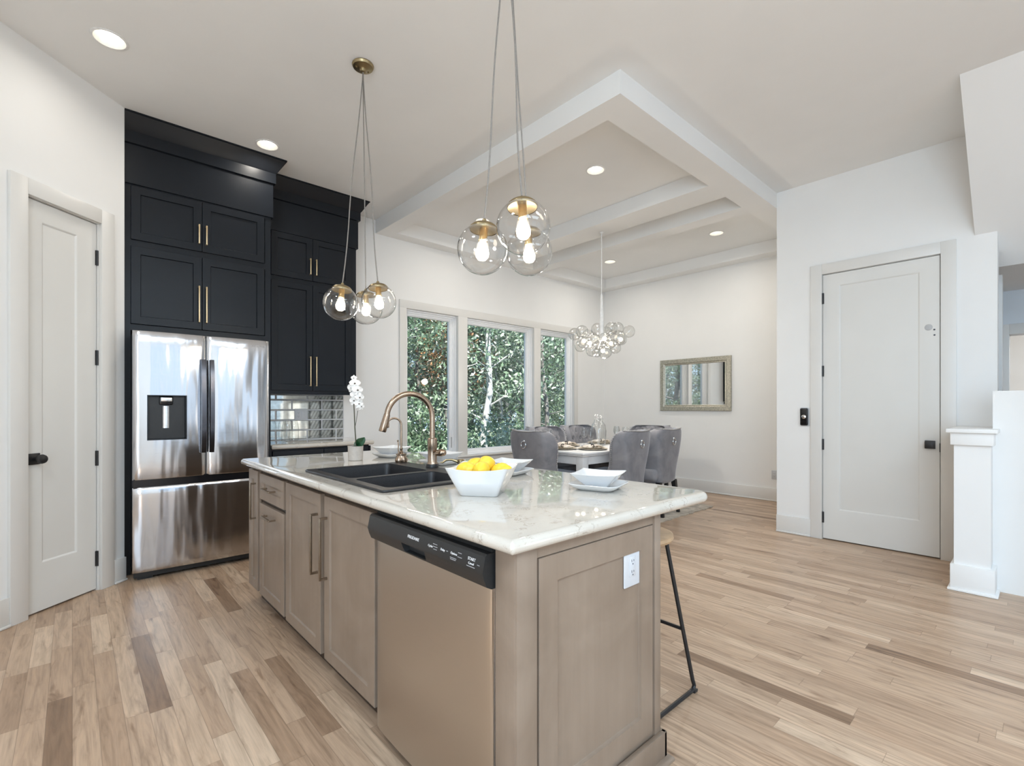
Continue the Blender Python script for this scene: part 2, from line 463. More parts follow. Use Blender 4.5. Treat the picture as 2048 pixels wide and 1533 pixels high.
# ------------------------------------------------------------------ geometry helpers
class MB:
    """collects shapes into one mesh"""
    def __init__(s):
        s.bm = bmesh.new()

    def box(s, x0, x1, y0, y1, z0, z1, bv=0.0, seg=2):
        r = bmesh.ops.create_cube(s.bm, size=1.0)
        vs = r['verts']
        for v in vs:
            v.co = Vector(((x0 + x1) / 2 + v.co.x * (x1 - x0), (y0 + y1) / 2 + v.co.y * (y1 - y0), (z0 + z1) / 2 + v.co.z * (z1 - z0)))
        if bv > 0:
            es = {e for v in vs for e in v.link_edges}
            bmesh.ops.bevel(s.bm, geom=list(es), offset=bv, segments=seg, affect='EDGES', profile=0.5, clamp_overlap=True)
        return s

    def obox(s, c, size, rotz=0, bv=0.0, rot=None):
        """box with its own rotation"""
        r = bmesh.ops.create_cube(s.bm, size=1.0)
        m = rot if rot is not None else Matrix.Rotation(rotz, 3, 'Z')
        vs = r['verts']
        for v in vs:
            v.co = Vector(c) + m @ Vector((v.co.x * size[0], v.co.y * size[1], v.co.z * size[2]))
        if bv > 0:
            es = {e for v in vs for e in v.link_edges}
            bmesh.ops.bevel(s.bm, geom=list(es), offset=bv, segments=2, affect='EDGES', profile=0.5, clamp_overlap=True)
        return s

    def loft(s, rings, cap0=True, cap1=True, closed=True):
        vr = [[s.bm.verts.new(p) for p in ring] for ring in rings]
        n = len(vr[0])
        for a, b in zip(vr, vr[1:]):
            for i in range(n if closed else n - 1):
                j = (i + 1) % n
                try:
                    s.bm.faces.new((a[i], a[j], b[j], b[i]))
                except ValueError:
                    pass
        if cap0:
            s.bm.faces.new(list(reversed(vr[0])))
        if cap1:
            s.bm.faces.new(vr[-1])
        return s

    def lathe(s, prof, c=(0, 0, 0), seg=24, cap0=True, cap1=True, M4=None):
        rings = []
        for r, z in prof:
            ring = [Vector((max(r, 1e-5) * math.cos(2 * PI * i / seg), max(r, 1e-5) * math.sin(2 * PI * i / seg), z)) for i in range(seg)]
            if M4 is not None:
                ring = [M4 @ p for p in ring]
            rings.append([p + Vector(c) for p in ring])
        return s.loft(rings, cap0, cap1)

    def tube(s, pts, r, seg=8, caps=True):
        pts = [Vector(p) for p in pts]
        n = len(pts)
        rad = r if isinstance(r, (list, tuple)) else [r] * n
        tg = []
        for i in range(n):
            a = pts[max(i - 1, 0)]
            b = pts[min(i + 1, n - 1)]
            d = (b - a)
            tg.append(d.normalized() if d.length > 1e-9 else Vector((0, 0, 1)))
        up = Vector((0, 0, 1)) if abs(tg[0].z) < 0.9 else Vector((1, 0, 0))
        u = tg[0].cross(up).normalized()
        rings = []
        for i in range(n):
            u = (u - tg[i] * u.dot(tg[i]))
            u = u.normalized() if u.length > 1e-6 else tg[i].orthogonal().normalized()
            w = tg[i].cross(u)
            rings.append([pts[i] + (u * math.cos(2 * PI * k / seg) + w * math.sin(2 * PI * k / seg)) * rad[i] for k in range(seg)])
        return s.loft(rings, caps, caps)

    def cyl(s, p0, p1, r0, r1=None, seg=16):
        return s.tube([p0, p1], [r0, r0 if r1 is None else r1], seg)

    def sphere(s, c, r, u=16, v=10, scale=(1, 1, 1), rot=None):
        k = bmesh.ops.create_uvsphere(s.bm, u_segments=u, v_segments=v, radius=r)
        for q in k['verts']:
            p = Vector((q.co.x * scale[0], q.co.y * scale[1], q.co.z * scale[2]))
            if rot is not None:
                p = rot @ p
            q.co = p + Vector(c)
        return s

    def prism(s, poly, z0, z1):
        return s.loft([[Vector((x, y, z0)) for x, y in poly], [Vector((x, y, z1)) for x, y in poly]])

    def torus(s, c, R0, r, axis='y', seg=24, rs=8):
        pts = []
        for i in range(seg):
            a = 2 * PI * i / seg
            pts.append((math.cos(a), math.sin(a)))
        rings = []
        for ca, sa in pts:
            ring = []
            for k in range(rs):
                b = 2 * PI * k / rs
                rr = R0 + r * math.cos(b)
                h = r * math.sin(b)
                p = {'y': (ca * rr, h, sa * rr), 'z': (ca * rr, sa * rr, h), 'x': (h, ca * rr, sa * rr)}[axis]
                ring.append(Vector(p) + Vector(c))
            rings.append(ring)
        rings.append(rings[0])
        vr = [[s.bm.verts.new(p) for p in ring] for ring in rings[:-1]]
        for i in range(seg):
            a, b = vr[i], vr[(i + 1) % seg]
            for k in range(rs):
                l = (k + 1) % rs
                s.bm.faces.new((a[k], a[l], b[l], b[k]))
        return s

    def grid(s, fn, us, vs, skip=None):
        g = [[s.bm.verts.new(fn(u, v)) for v in vs] for u in us]
        for i in range(len(us) - 1):
            for j in range(len(vs) - 1):
                if skip and skip((us[i] + us[i + 1]) / 2, (vs[j] + vs[j + 1]) / 2):
                    continue
                s.bm.faces.new((g[i][j], g[i + 1][j], g[i + 1][j + 1], g[i][j + 1]))
        return s

    def build(s, name, mat, parent=None, M4=None, angle=35, recalc=True):
        if recalc:
            bmesh.ops.recalc_face_normals(s.bm, faces=s.bm.faces[:])
        me = bpy.data.meshes.new(name)
        s.bm.to_mesh(me)
        s.bm.free()
        if M4 is not None:
            me.transform(M4)
        me.materials.append(M[mat] if isinstance(mat, str) else mat)
        me.polygons.foreach_set('use_smooth', [True] * len(me.polygons))
        me.set_sharp_from_angle(angle=R(angle))
        o = bpy.data.objects.new(name, me)
        COL.objects.link(o)
        if parent:
            o.parent = parent
        return o

def tag(o, label=None, cat=None, group=None, kind=None):
    if label:
        o['label'] = label
    if cat:
        o['category'] = cat
    if group:
        o['group'] = group
    if kind:
        o['kind'] = kind
    return o

def thing(name, label, cat, loc=(0, 0, 0), rz=0.0, group=None, kind=None):
    o = bpy.data.objects.new(name, None)
    o.empty_display_size = 0.1
    COL.objects.link(o)
    o.location = loc
    o.rotation_euler = (0, 0, rz)
    return tag(o, label, cat, group, kind)

def copy_tree(o, parent=None):
    c = o.copy()
    COL.objects.link(c)
    if parent:
        c.parent = parent
    for ch in list(o.children):
        copy_tree(ch, c)
    return c

def place(src, loc, rz=0.0, label=None, first=False):
    o = src if first else copy_tree(src)
    o.location = loc
    o.rotation_euler = (0, 0, rz)
    if label:
        o['label'] = label
    return o

def struct(o, label=None, cat=None):
    return tag(o, label, cat, kind='structure')

def cut(o, mb):
    """subtract the shape mb from object o, keeping a plain mesh"""
    c = mb.build('cutter', 'dark_gap')
    md = o.modifiers.new('cut', 'BOOLEAN')
    md.object = c
    md.operation = 'DIFFERENCE'
    md.solver = 'EXACT'
    dg = bpy.context.evaluated_depsgraph_get()
    me = bpy.data.meshes.new_from_object(o.evaluated_get(dg))
    o.modifiers.clear()
    old = o.data
    o.data = me
    bpy.data.meshes.remove(old)
    bpy.data.objects.remove(c)
    me.polygons.foreach_set('use_smooth', [True] * len(me.polygons))
    me.set_sharp_from_angle(angle=R(35))
    return o

def subsurf(o, lv=1):
    m = o.modifiers.new('sub', 'SUBSURF')
    m.levels = lv
    m.render_levels = lv
    return o

def text(s, size, mat, parent, loc, rot, name='lettering', align='CENTER', ext=0.0004, sx=1.0):
    c = bpy.data.curves.new(name, 'FONT')
    c.body = s
    c.size = size
    c.extrude = ext
    c.align_x = align
    c.align_y = 'CENTER'
    c.resolution_u = 3
    o = bpy.data.objects.new(name, c)
    COL.objects.link(o)
    dg = bpy.context.evaluated_depsgraph_get()
    me = bpy.data.meshes.new_from_object(o.evaluated_get(dg))
    bpy.data.objects.remove(o)
    me.materials.append(M[mat])
    o = bpy.data.objects.new(name, me)
    COL.objects.link(o)
    o.location = loc
    o.rotation_euler = rot
    o.scale = (sx, 1, 1)
    o.parent = parent
    return o

def rrect(x0, x1, y0, y1, rad, seg=6):
    """rounded rectangle; rad = radius or four radii for (x0y0, x1y0, x1y1, x0y1)"""
    if not isinstance(rad, (list, tuple)):
        rad = [rad] * 4
    cs = [(x0, y0, 1, 1, PI), (x1, y0, -1, 1, 1.5 * PI), (x1, y1, -1, -1, 0), (x0, y1, 1, -1, 0.5 * PI)]
    pts = []
    for (cx, cy, sx, sy, a0), r in zip(cs, rad):
        r = max(r, 1e-4)
        ox, oy = cx + sx * r, cy + sy * r
        for i in range(seg + 1):
            a = a0 + 0.5 * PI * i / seg
            pts.append((ox + r * math.cos(a), oy + r * math.sin(a)))
    return pts

def slab(mb, x0, x1, y0, y1, z0, z1, rad=0.01, edge=0.01, es=5, seg=6):
    """slab with rounded corners in plan and a rounded edge all round"""
    rr = rad if isinstance(rad, (list, tuple)) else [rad] * 4
    rings = []
    ks = [(edge * (1 - math.sin(0.5 * PI * i / es)), edge * (1 - math.cos(0.5 * PI * i / es))) for i in range(es + 1)]
    prof = [(i, z0 + d) for i, d in ks] + [(i, z1 - d) for i, d in reversed(ks)]
    for ins, z in prof:
        pts = rrect(x0 + ins, x1 - ins, y0 + ins, y1 - ins, [max(r - ins, 0.0005) for r in rr], seg)
        rings.append([Vector((x, y, z)) for x, y in pts])
    mb.loft(rings)
    return mb

def shaker(mb, x0, x1, z0, z1, yf, th=0.02, rail=0.06, rec=0.009):
    """shaker door or drawer front whose face looks towards -y at y = yf"""
    y1 = yf + th
    rail = min(rail, (x1 - x0) * 0.35, (z1 - z0) * 0.35)
    b = 0.0015
    # frame as a ring with a stepped-back panel
    o = [(x0, z0), (x1, z0), (x1, z1), (x0, z1)]
    def rect(i, y):
        return [Vector((x0 + i, y, z0 + i)), Vector((x1 - i, y, z0 + i)), Vector((x1 - i, y, z1 - i)), Vector((x0 + i, y, z1 - i))]
    mb.loft([rect(0, y1), rect(0, yf + b), rect(b, yf), rect(rail, yf), rect(rail + 0.002, yf + rec * 0.75), rect(rail + 0.004, yf + rec)], True, True)
    return mb

def pull(mb, x, z, L, yf, vert=True, out=0.03, t=0.0095):
    """square bar pull on a face at y = yf, centred at x, z"""
    h = L / 2
    if vert:
        mb.box(x - t / 2, x + t / 2, yf - out, yf - out + t, z - h, z + h, 0.0012)
        for s in (-1, 1):
            mb.box(x - t / 2, x + t / 2, yf - out + t * 0.9, yf, z + s * (h - t / 2) - t / 2, z + s * (h - t / 2) + t / 2)
    else:
        mb.box(x - h, x + h, yf - out, yf - out + t, z - t / 2, z + t / 2, 0.0012)
        for s in (-1, 1):
            mb.box(x + s * (h - t / 2) - t / 2, x + s * (h - t / 2) + t / 2, yf - out + t * 0.9, yf, z - t / 2, z + t / 2)
    return mb

# ------------------------------------------------------------------ the setting
CEIL = 3.353
YW = 5.12          # inner face of the window wall
XD = 6.78          # dining end wall
XDOOR = 5.18       # wall with the tall door
b = MB()
b.box(-2.2, 10.0, -5.0, 5.2, -0.12, 0.0)
struct(b.build('floor', 'floor'))
b = MB()
b.box(-2.2, 10.0, -5.0, 5.4, CEIL, CEIL + 0.25)
struct(b.build('ceiling', 'ceiling'))
# dropped frame and two cross beams over the dining table
ZT = 3.20
b = MB()
fx0, fx1, fy0, fy1 = 2.55, XD, 1.80, YW
ix0, ix1, iy0, iy1 = 2.725, 6.57, 2.025, 4.945
b.box(fx0, ix0, fy0, fy1, ZT, CEIL)
b.box(ix1, fx1, fy0, fy1, ZT, CEIL)
b.box(ix0, ix1, fy0, iy0, ZT, CEIL)
b.box(ix0, ix1, iy1, fy1, ZT, CEIL)
b.box(4.20, 4.535, iy0, iy1, ZT, CEIL)
b.box(4.895, 5.09, iy0, iy1, ZT, CEIL)
struct(b.build('ceiling_tray', 'ceiling'))
# sloping underside of the stair bulkhead
b = MB()
poly = [(4.20, CEIL), (5.45, 2.34), (6.64, 2.34), (6.64, CEIL)]
b.loft([[Vector((x, 0.374, z)) for x, z in poly], [Vector((x, -5.0, z)) for x, z in poly]])
o = b.build('ceiling_slope', 'ceiling')
struct(o)

# window wall
WIN = [(2.94, 3.69), (3.84, 5.07), (5.21, 5.98)]
WZ0, WZ1 = 0.60, 2.405
b = MB()
xs = [-2.2] + [v for w in WIN for v in w] + [XD + 0.16]
for i in range(0, len(xs), 2):
    b.box(xs[i], xs[i + 1], YW, YW + 0.17, -0.12, CEIL + 0.1)
for a, c in WIN:
    b.box(a, c, YW, YW + 0.17, -0.12, WZ0)
    b.box(a, c, YW, YW + 0.17, WZ1, CEIL + 0.1)
struct(b.build('wall_window', 'wall'))
# flat casing around the three windows
b = MB()
ct = 0.018
b.box(2.849, 6.07, YW - ct, YW, WZ1, 2.50, 0.002)
for a, c in ((2.849, 2.94), (3.69, 3.84), (5.07, 5.21), (5.98, 6.07)):
    b.box(a, c, YW - ct, YW, WZ0, WZ1, 0.002)
b.box(2.849, 6.07, YW - ct, YW, 0.50, WZ0, 0.002)
b.box(2.83, 6.09, YW - 0.05, YW, WZ0 - 0.022, WZ0, 0.004)
struct(b.build('trim_1', 'trim'))
# three vinyl windows: stepped frame and a pane
for i, (a, c) in enumerate(WIN):
    t = struct(thing('window_%d' % (i + 1), None, None))
    b = MB()
    def ringbox(i0, y0, y1, w):
        b.box(a + i0, a + i0 + w, y0, y1, WZ0 + i0, WZ1 - i0, 0.002)
        b.box(c - i0 - w, c - i0, y0, y1, WZ0 + i0, WZ1 - i0, 0.002)
        b.box(a + i0 + w, c - i0 - w, y0, y1, WZ0 + i0, WZ0 + i0 + w, 0.002)
        b.box(a + i0 + w, c - i0 - w, y0, y1, WZ1 - i0 - w, WZ1 - i0, 0.002)
    ringbox(0.0, YW + 0.035, YW + 0.15, 0.018)
    ringbox(0.018, YW + 0.06, YW + 0.15, 0.020)
    ringbox(0.038, YW + 0.075, YW + 0.14, 0.022)
    ringbox(0.060, YW + 0.088, YW + 0.13, 0.010)
    b.build('frame', 'vinyl', t)
    b = MB()
    b.box(a + 0.068, c - 0.068, YW + 0.105, YW + 0.109, WZ0 + 0.068, WZ1 - 0.068)
    b.build('pane', 'window_glass', t)
    if i == 0:
        b = MB()
        b.box(c - 0.050, c - 0.040, YW + 0.066, YW + 0.076, 0.70, 0.84, 0.003)
        b.build('latch', 'tip_grey', t)

# dining end wall, hidden return, door wall
b = MB()
b.box(XD, XD + 0.16, 1.75, YW, -0.12, CEIL + 0.1)
struct(b.build('wall_dining', 'wall'))
b = MB()
b.box(XDOOR + 0.01, XD + 0.16, 1.66, 1.795, -0.12, CEIL + 0.1)
struct(b.build('wall_return', 'wall'))
D2Y0, D2Y1, D2Z = 0.578, 1.399, 2.455
b = MB()
b.box(XDOOR, XDOOR + 0.14, D2Y1 + 0.006, 1.80, -0.12, CEIL + 0.1)
b.box(XDOOR, XDOOR + 0.14, 0.25, D2Y0 - 0.006, -0.12, CEIL + 0.1)
b.box(XDOOR, XDOOR + 0.14, D2Y0 - 0.006, D2Y1 + 0.006, D2Z + 0.006, CEIL + 0.1)
struct(b.build('wall_door', 'wall'))
b = MB()
b.box(XDOOR + 0.6, XDOOR + 0.7, 0.25, 1.66, -0.12, 2.9)
struct(b.build('wall_closet', 'wall'))
# pantry wall, 43 degrees to the kitchen run
PA = R(43)
PM = Matrix.Translation((0.274, 4.40, 0)) @ Matrix.Rotation(PA, 4, 'Z')
DM = Matrix.Translation((XDOOR, 0, 0)) @ Matrix.Rotation(R(-90), 4, 'Z')
PS0, PS1, PZ = -0.643, -0.197, 2.452
b = MB()
b.box(-2.75, PS0 - 0.006, 0, 0.12, -0.12, CEIL + 0.1)
b.box(PS1 + 0.006, 0.0, 0, 0.12, -0.12, CEIL + 0.1)
b.box(PS0 - 0.006, PS1 + 0.006, 0, 0.12, PZ + 0.006, CEIL + 0.1)
b.box(-0.9, 0.2, 0.5, 0.55, -0.12, 2.9)
struct(b.build('wall_pantry', 'wall', M4=PM))

def casing(s0, s1, z1, w, M4, name, side_h=0.0):
    b = MB()
    t = 0.02
    b.box(s0 - w, s0 - 0.006, -t, 0.004, 0.0, z1 + w, 0.002)
    b.box(s1 + 0.006, s1 + w, -t, 0.004, 0.0, z1 + w, 0.002)
    b.box(s0 - 0.006, s1 + 0.006, -t, 0.004, z1 + 0.006, z1 + w, 0.002)
    # jambs and stop inside the opening
    b.box(s0 - 0.0055, s0 - 0.003, 0.0, 0.12, 0, z1 + 0.0055)
    b.box(s1 + 0.003, s1 + 0.0055, 0.0, 0.12, 0, z1 + 0.0055)
    b.box(s0 - 0.003, s1 + 0.003, 0.0, 0.12, z1 + 0.003, z1 + 0.0055)
    return struct(b.build(name, 'trim', M4=M4))
casing(PS0, PS1, PZ, 0.10, PM, 'trim_2')
casing(-D2Y1, -D2Y0, D2Z, 0.10, DM, 'trim_3')

def tall_door(name, M4, s0, s1, z1, px0, px1, pz0, pz1, hinge_s, hinges, inset, handle_s, lever_dir):
    t = struct(thing(name, None, None))
    t.matrix_world = M4
    b = MB()
    y = inset
    w0, w1 = 0.010, z1 - 0.002
    def rect(x0, x1, z0, zz1, yy):
        return [Vector((x0, yy, z0)), Vector((x1, yy, z0)), Vector((x1, yy, zz1)), Vector((x0, yy, zz1))]
    b.loft([rect(s0, s1, w0, w1, y + 0.038), rect(s0, s1, w0, w1, y + 0.002), rect(s0 + 0.002, s1 - 0.002, w0 + 0.002, w1 - 0.002, y),
            rect(px0, px1, pz0, pz1, y), rect(px0 + 0.006, px1 - 0.006, pz0 + 0.006, pz1 - 0.006, y + 0.004),
            rect(px0 + 0.012, px1 - 0.012, pz0 + 0.012, pz1 - 0.012, y + 0.009)])
    b.build('slab', 'door', t)
    for z in hinges:
        b = MB()
        b.cyl((hinge_s, y - 0.006, z - 0.05), (hinge_s, y - 0.006, z + 0.05), 0.008, seg=10)
        b.box(hinge_s - 0.010, hinge_s + 0.010, y - 0.004, y + 0.001, z - 0.05, z + 0.05)
        b.build('hinge', 'black_metal', t)
    b = MB()
    hs, hz = handle_s, 0.921
    b.box(hs - 0.033, hs + 0.033, y - 0.009, y + 0.001, hz - 0.033, hz + 0.033, 0.002)
    b.cyl((hs, y - 0.008, hz), (hs, y - 0.045, hz), 0.011, seg=14)
    if lever_dir == 0:
        b.box(hs - 0.027, hs + 0.027, y - 0.066, y - 0.044, hz - 0.027, hz + 0.027, 0.003)
    else:
        M4r = Matrix.Rotation(R(90), 4, 'X')
        b.lathe([(0.012, 0.040), (0.024, 0.045), (0.028, 0.058), (0.024, 0.070), (0.010, 0.074)], (hs, y, hz), 20, M4=M4r)
    b.build('door_handle', 'black_metal', t)
    return t
tall_door('door_1', PM, PS0, PS1, PZ, -0.545, -0.325, 0.293, 2.336, PS1 + 0.001, (2.226, 1.557, 0.885, 0.213), 0.016, -0.594, 1)
d2 = tall_door('door_2', DM, -D2Y1, -D2Y0, D2Z, -1.273, -0.702, 0.284, 2.344, -D2Y1 - 0.001, (2.237, 1.562, 0.881, 0.205), -0.004, -0.638, 0)
# unfinished lock holes in the tall door, and the strike at its edge
b = MB()
M4r = Matrix.Rotation(R(90), 4, 'X')
b.lathe([(0.026, 0.0045), (0.022, 0.006)], (-0.648, 0, 1.878), 18, M4=M4r)
b.build('filler_patch', 'tip_grey', d2)
for zz, ss in ((1.856, -0.612), (1.812, -0.611)):
    b = MB()
    b.lathe([(0.007, 0.0045), (0.006, 0.006)], (ss, 0, zz), 12, M4=M4r)
    b.build('screw_hole', 'slot', d2)
b = MB()
b.box(-D2Y0 - 0.002, -D2Y0 + 0.010, -0.010, 0.0, 0.865, 0.935)
b.build('strike_plate', 'black_metal', d2)

def skirting(name, runs, M4=None, h=0.165):
    b = MB()
    for s0, s1 in runs:
        b.box(s0, s1, -0.016, 0.0, 0.0, h, 0.003)
        b.box(s0 - 0.0, s1 + 0.0, -0.029, -0.016, 0.0, 0.017, 0.006)
    return struct(b.build(name, 'trim', M4=M4))
skirting('baseboard_door', [(-1.80, -D2Y1 - 0.10), (-D2Y0 + 0.10, -0.43)], DM)
skirting('baseboard_pantry', [(-2.7, PS0 - 0.10), (PS1 + 0.10, 0.0)], PM)
skirting('baseboard_dining', [(-YW, -1.80)], Matrix.Translation((XD, 0, 0)) @ Matrix.Rotation(R(-90), 4, 'Z'))
skirting('baseboard_window', [(2.25, XD)], Matrix.Translation((0, YW, 0)))

# half wall with a square pier beside the tall door
b = MB()
b.box(4.395, XDOOR, 0.242, 0.42, 0.0, 1.05)
wh = b.build('wall_half', 'wall')
struct(wh)
b = MB()
b.box(4.372, XDOOR, 0.228, 0.436, 0.975, 1.056, 0.002)
b.box(4.352, XDOOR, 0.208, 0.456, 1.056, 1.082, 0.003)
b.build('cap', 'wall', wh)
b = MB()
b.box(4.375, XDOOR, 0.222, 0.438, 0.0, 0.175, 0.003)
b.box(4.360, XDOOR, 0.206, 0.452, 0.0, 0.017, 0.006)
b.build('base', 'wall', wh)
# wall of the stair flight next to it, hall behind with a cased opening
b = MB()
b.box(4.56, 4.68, -5.0, 0.2425, -0.12, 1.335)
struct(b.build('wall_stair', 'wall'))
XH = 6.64
b = MB()
b.box(XH, XH + 0.14, 0.24, 1.66, -0.12, CEIL)
b.box(XH, XH + 0.14, -0.75, 0.24, 1.92, CEIL)
b.box(XH, XH + 0.14, -5.0, -0.75, -0.12, CEIL)
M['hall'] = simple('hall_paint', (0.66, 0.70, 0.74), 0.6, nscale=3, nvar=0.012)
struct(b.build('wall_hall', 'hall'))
b = MB()
b.box(XH - 0.018, XH, -0.75, 0.24, 1.92, 2.02, 0.002)
b.box(XH - 0.018, XH, 0.24, 0.33, -0.1, 2.02, 0.002)
b.box(XH - 0.018, XH, -0.84, -0.75, -0.1, 2.02, 0.002)
struct(b.build('trim_4', 'trim'))
b = MB()
b.box(8.6, 8.75, -5.0, 1.66, -0.12, CEIL)
struct(b.build('wall_far_room', 'wall'))
b = MB()
b.box(XDOOR + 0.7, 8.75, 0.60, 0.70, -0.12, CEIL)
struct(b.build('wall_hall_end', 'wall'))
b = MB()
b.box(XH + 0.14, 8.6, -5.0, 0.60, 2.42, 2.50)
struct(b.build('ceiling_far_room', 'ceiling'))
add_light('far_room_light', 'AREA', (7.7, -1.6, 2.30), 40, (1, 0.97, 0.92), (R(35), 0, 0), shape='RECTANGLE', size=1.0, size_y=1.0)  # area light added under the far room ceiling for its cream glow

# left and back of the great room, behind the camera, with back windows and a side opening for the added fill light
b = MB()
for y0, y1, z0, z1 in ((-5.0, -2.8, -0.12, CEIL), (-0.4, 2.60, -0.12, CEIL), (-2.8, -0.4, -0.12, 0.4), (-2.8, -0.4, 2.75, CEIL)):
    b.box(-1.90, -1.74, y0, y1, z0, z1)
struct(b.build('wall_left', 'wall'))
BW = [(0.55, 1.30), (1.42, 2.17), (3.0, 3.70), (3.80, 4.50)]
b = MB()
xs = [-1.9] + [v for w in BW for v in w] + [9.0]
for i in range(0, len(xs), 2):
    b.box(xs[i], xs[i + 1], -4.5, -4.34, -0.12, CEIL)
for a, c in BW:
    b.box(a, c, -4.5, -4.34, -0.12, 0.35)
    b.box(a, c, -4.5, -4.34, 2.8, CEIL)
struct(b.build('wall_back', 'wall'))
for i, (a, c) in enumerate(BW):
    b = MB()
    for x0, x1, z0, z1 in ((a, a + 0.05, 0.35, 2.8), (c - 0.05, c, 0.35, 2.8), (a, c, 0.35, 0.40), (a, c, 2.75, 2.8)):
        b.box(x0, x1, -4.45, -4.39, z0, z1)
    struct(b.build('window_%d' % (i + 4), 'vinyl'))

# ------------------------------------------------------------------ navy kitchen run
def crown(mb, x0, x1, yf, z_lo, z_hi, left_wall=True):
    """crown moulding stepping out from a cabinet front and returning along its right side"""
    prof = [(0.0, z_lo), (0.016, z_lo), (0.016, z_lo + 0.285), (0.034, z_lo + 0.290), (0.034, z_lo + 0.375),
            (0.045, z_lo + 0.388), (0.066, z_lo + 0.425), (0.098, z_hi - 0.014), (0.104, z_hi - 0.012), (0.104, z_hi - 0.001), (0.0, z_hi - 0.001)]
    rings = []
    for (o_, z) in prof:
        rings.append([Vector((x0, yf - o_, z)), Vector((x1 + o_, yf - o_, z)), Vector((x1 + o_, YW - 0.001, z))])
    vr = [[mb.bm.verts.new(p) for p in r] for r in rings]
    for a, c in zip(vr, vr[1:]):
        for i in range(2):
            mb.bm.faces.new((a[i], a[i + 1], c[i + 1], c[i]))
    return mb

# tall unit over the refrigerator
YF = 4.50
t = thing('tall_cabinet', 'tall navy cabinet with crown moulding standing around and above the refrigerator', 'cabinet', (0, 0, 0))
b = MB()
X0, X1, XM = 0.300, 1.268, 0.760
b.box(0.278, 0.315, YF, YW - 0.001, 0.0, 3.10)          # left gable
b.box(X1 - 0.045, X1, YF, YW - 0.001, 0.0, 3.10)        # right gable
b.box(0.314, X1 - 0.044, YF + 0.02, YW - 0.001, 1.81, 2.90)
b.box(0.315, X1 - 0.045, YF, YF + 0.021, 1.792, 1.836)
b.box(0.315, X1 - 0.045, YF, YF + 0.021, 2.408, 2.458)
b.box(0.315, X1 - 0.045, YF, YF + 0.021, 2.845, 3.10)
b.build('body', 'navy', t)
b = MB()
crown(b, 0.275, X1, YF, 2.862, CEIL)
b.build('crown_moulding', 'navy', t)
def cab_door(parent, x0, x1, z0, z1, yf, hx, hz, hl, mat='navy', pm='gold_pull', out=0.03):
    b = MB()
    shaker(b, x0, x1, z0, z1, yf, 0.022, 0.056)
    d = b.build('door', mat, parent)
    b = MB()
    pull(b, hx, hz, hl, yf, True, out)
    b.build('handle', pm, d)
    return d
yd = YF - 0.018
cab_door(t, 0.316, XM - 0.0015, 2.456, 2.848, yd, 0.737, 2.585, 0.150)
cab_door(t, XM + 0.0015, 1.213, 2.456, 2.848, yd, 0.787, 2.585, 0.150)
cab_door(t, 0.316, XM - 0.0015, 1.838, 2.408, yd, 0.737, 2.035, 0.285)
cab_door(t, XM + 0.0015, 1.213, 1.838, 2.408, yd, 0.787, 2.035, 0.285)

# wall cabinet right of it
YF2 = 4.80
XA, XB, XC = 1.30, 2.174, 1.727
t = thing('upper_cabinet', 'navy wall cabinet with crown moulding hanging over the mirrored tile', 'cabinet', (0, 0, 0))
b = MB()
b.box(XA, XB, YF2 + 0.02, YW - 0.001, 1.357, 3.10)
b.box(1.352, 2.112, YF2, YF2 + 0.02, 1.350, 1.392)
b.box(1.352, 2.112, YF2, YF2 + 0.02, 2.404, 2.455)
b.box(1.352, 2.112, YF2, YF2 + 0.02, 2.855, 3.10)
b.box(2.112, XB, YF2, YF2 + 0.02, 1.350, 3.10)
b.box(XA, 1.352, YF2, YF2 + 0.02, 1.350, 3.10)
b.build('body', 'navy', t)
b = MB()
crown(b, XA, XB, YF2, 2.862, CEIL)
b.build('crown_moulding', 'navy', t)
yd = YF2 - 0.018
cab_door(t, 1.352, XC - 0.0015, 2.450, 2.858, yd, 1.700, 2.582, 0.155)
cab_door(t, XC + 0.0015, 2.112, 2.450, 2.858, yd, 1.756, 2.582, 0.155)
cab_door(t, 1.352, XC - 0.0015, 1.386, 2.406, yd, 1.700, 1.572, 0.285)
cab_door(t, XC + 0.0015, 2.112, 1.386, 2.406, yd, 1.756, 1.572, 0.285)

# base cabinet and its top
YB = 4.515
t = thing('base_cabinet', 'low navy base cabinet along the wall right of the refrigerator', 'cabinet', (0, 0, 0))
b = MB()
b.box(1.275, 2.185, YB + 0.02, YW - 0.001, 0.10, 0.857)
b.box(1.275, 2.185, YB + 0.08, YW - 0.001, 0.0, 0.10)
b.build('body', 'navy', t)
for x0, x1 in ((1.29, 1.73), (1.735, 2.175)):
    b = MB()
    shaker(b, x0, x1, 0.70, 0.842, YB, 0.02, 0.04)
    d = b.build('drawer', 'navy', t)
    b = MB(); pull(b, (x0 + x1) / 2, 0.77, 0.16, YB, False); b.build('handle', 'gold_pull', d)
    cab_door(t, x0, x1, 0.12, 0.69, YB, x1 - 0.04 if x0 < 1.5 else x0 + 0.04, 0.52, 0.18)
b = MB()
shaker(b, -(YW - 0.02), -(YB + 0.01), 0.12, 0.845, 0.0, 0.018, 0.06)
b.build('end_panel', 'navy', t, Matrix.Translation((2.203, 0, 0)) @ Matrix.Rotation(R(90), 4, 'Z') @ Matrix.Scale(-1, 4, (1, 0, 0)))
b = MB()
slab(b, 1.272, 2.225, 4.482, YW - 0.001, 0.858, 0.898, [0.004, 0.02, 0.002, 0.002], 0.016)
tag(b.build('side_countertop', 'quartz'), 'small cream quartz countertop under the mirrored tile beside the refrigerator', 'countertop')

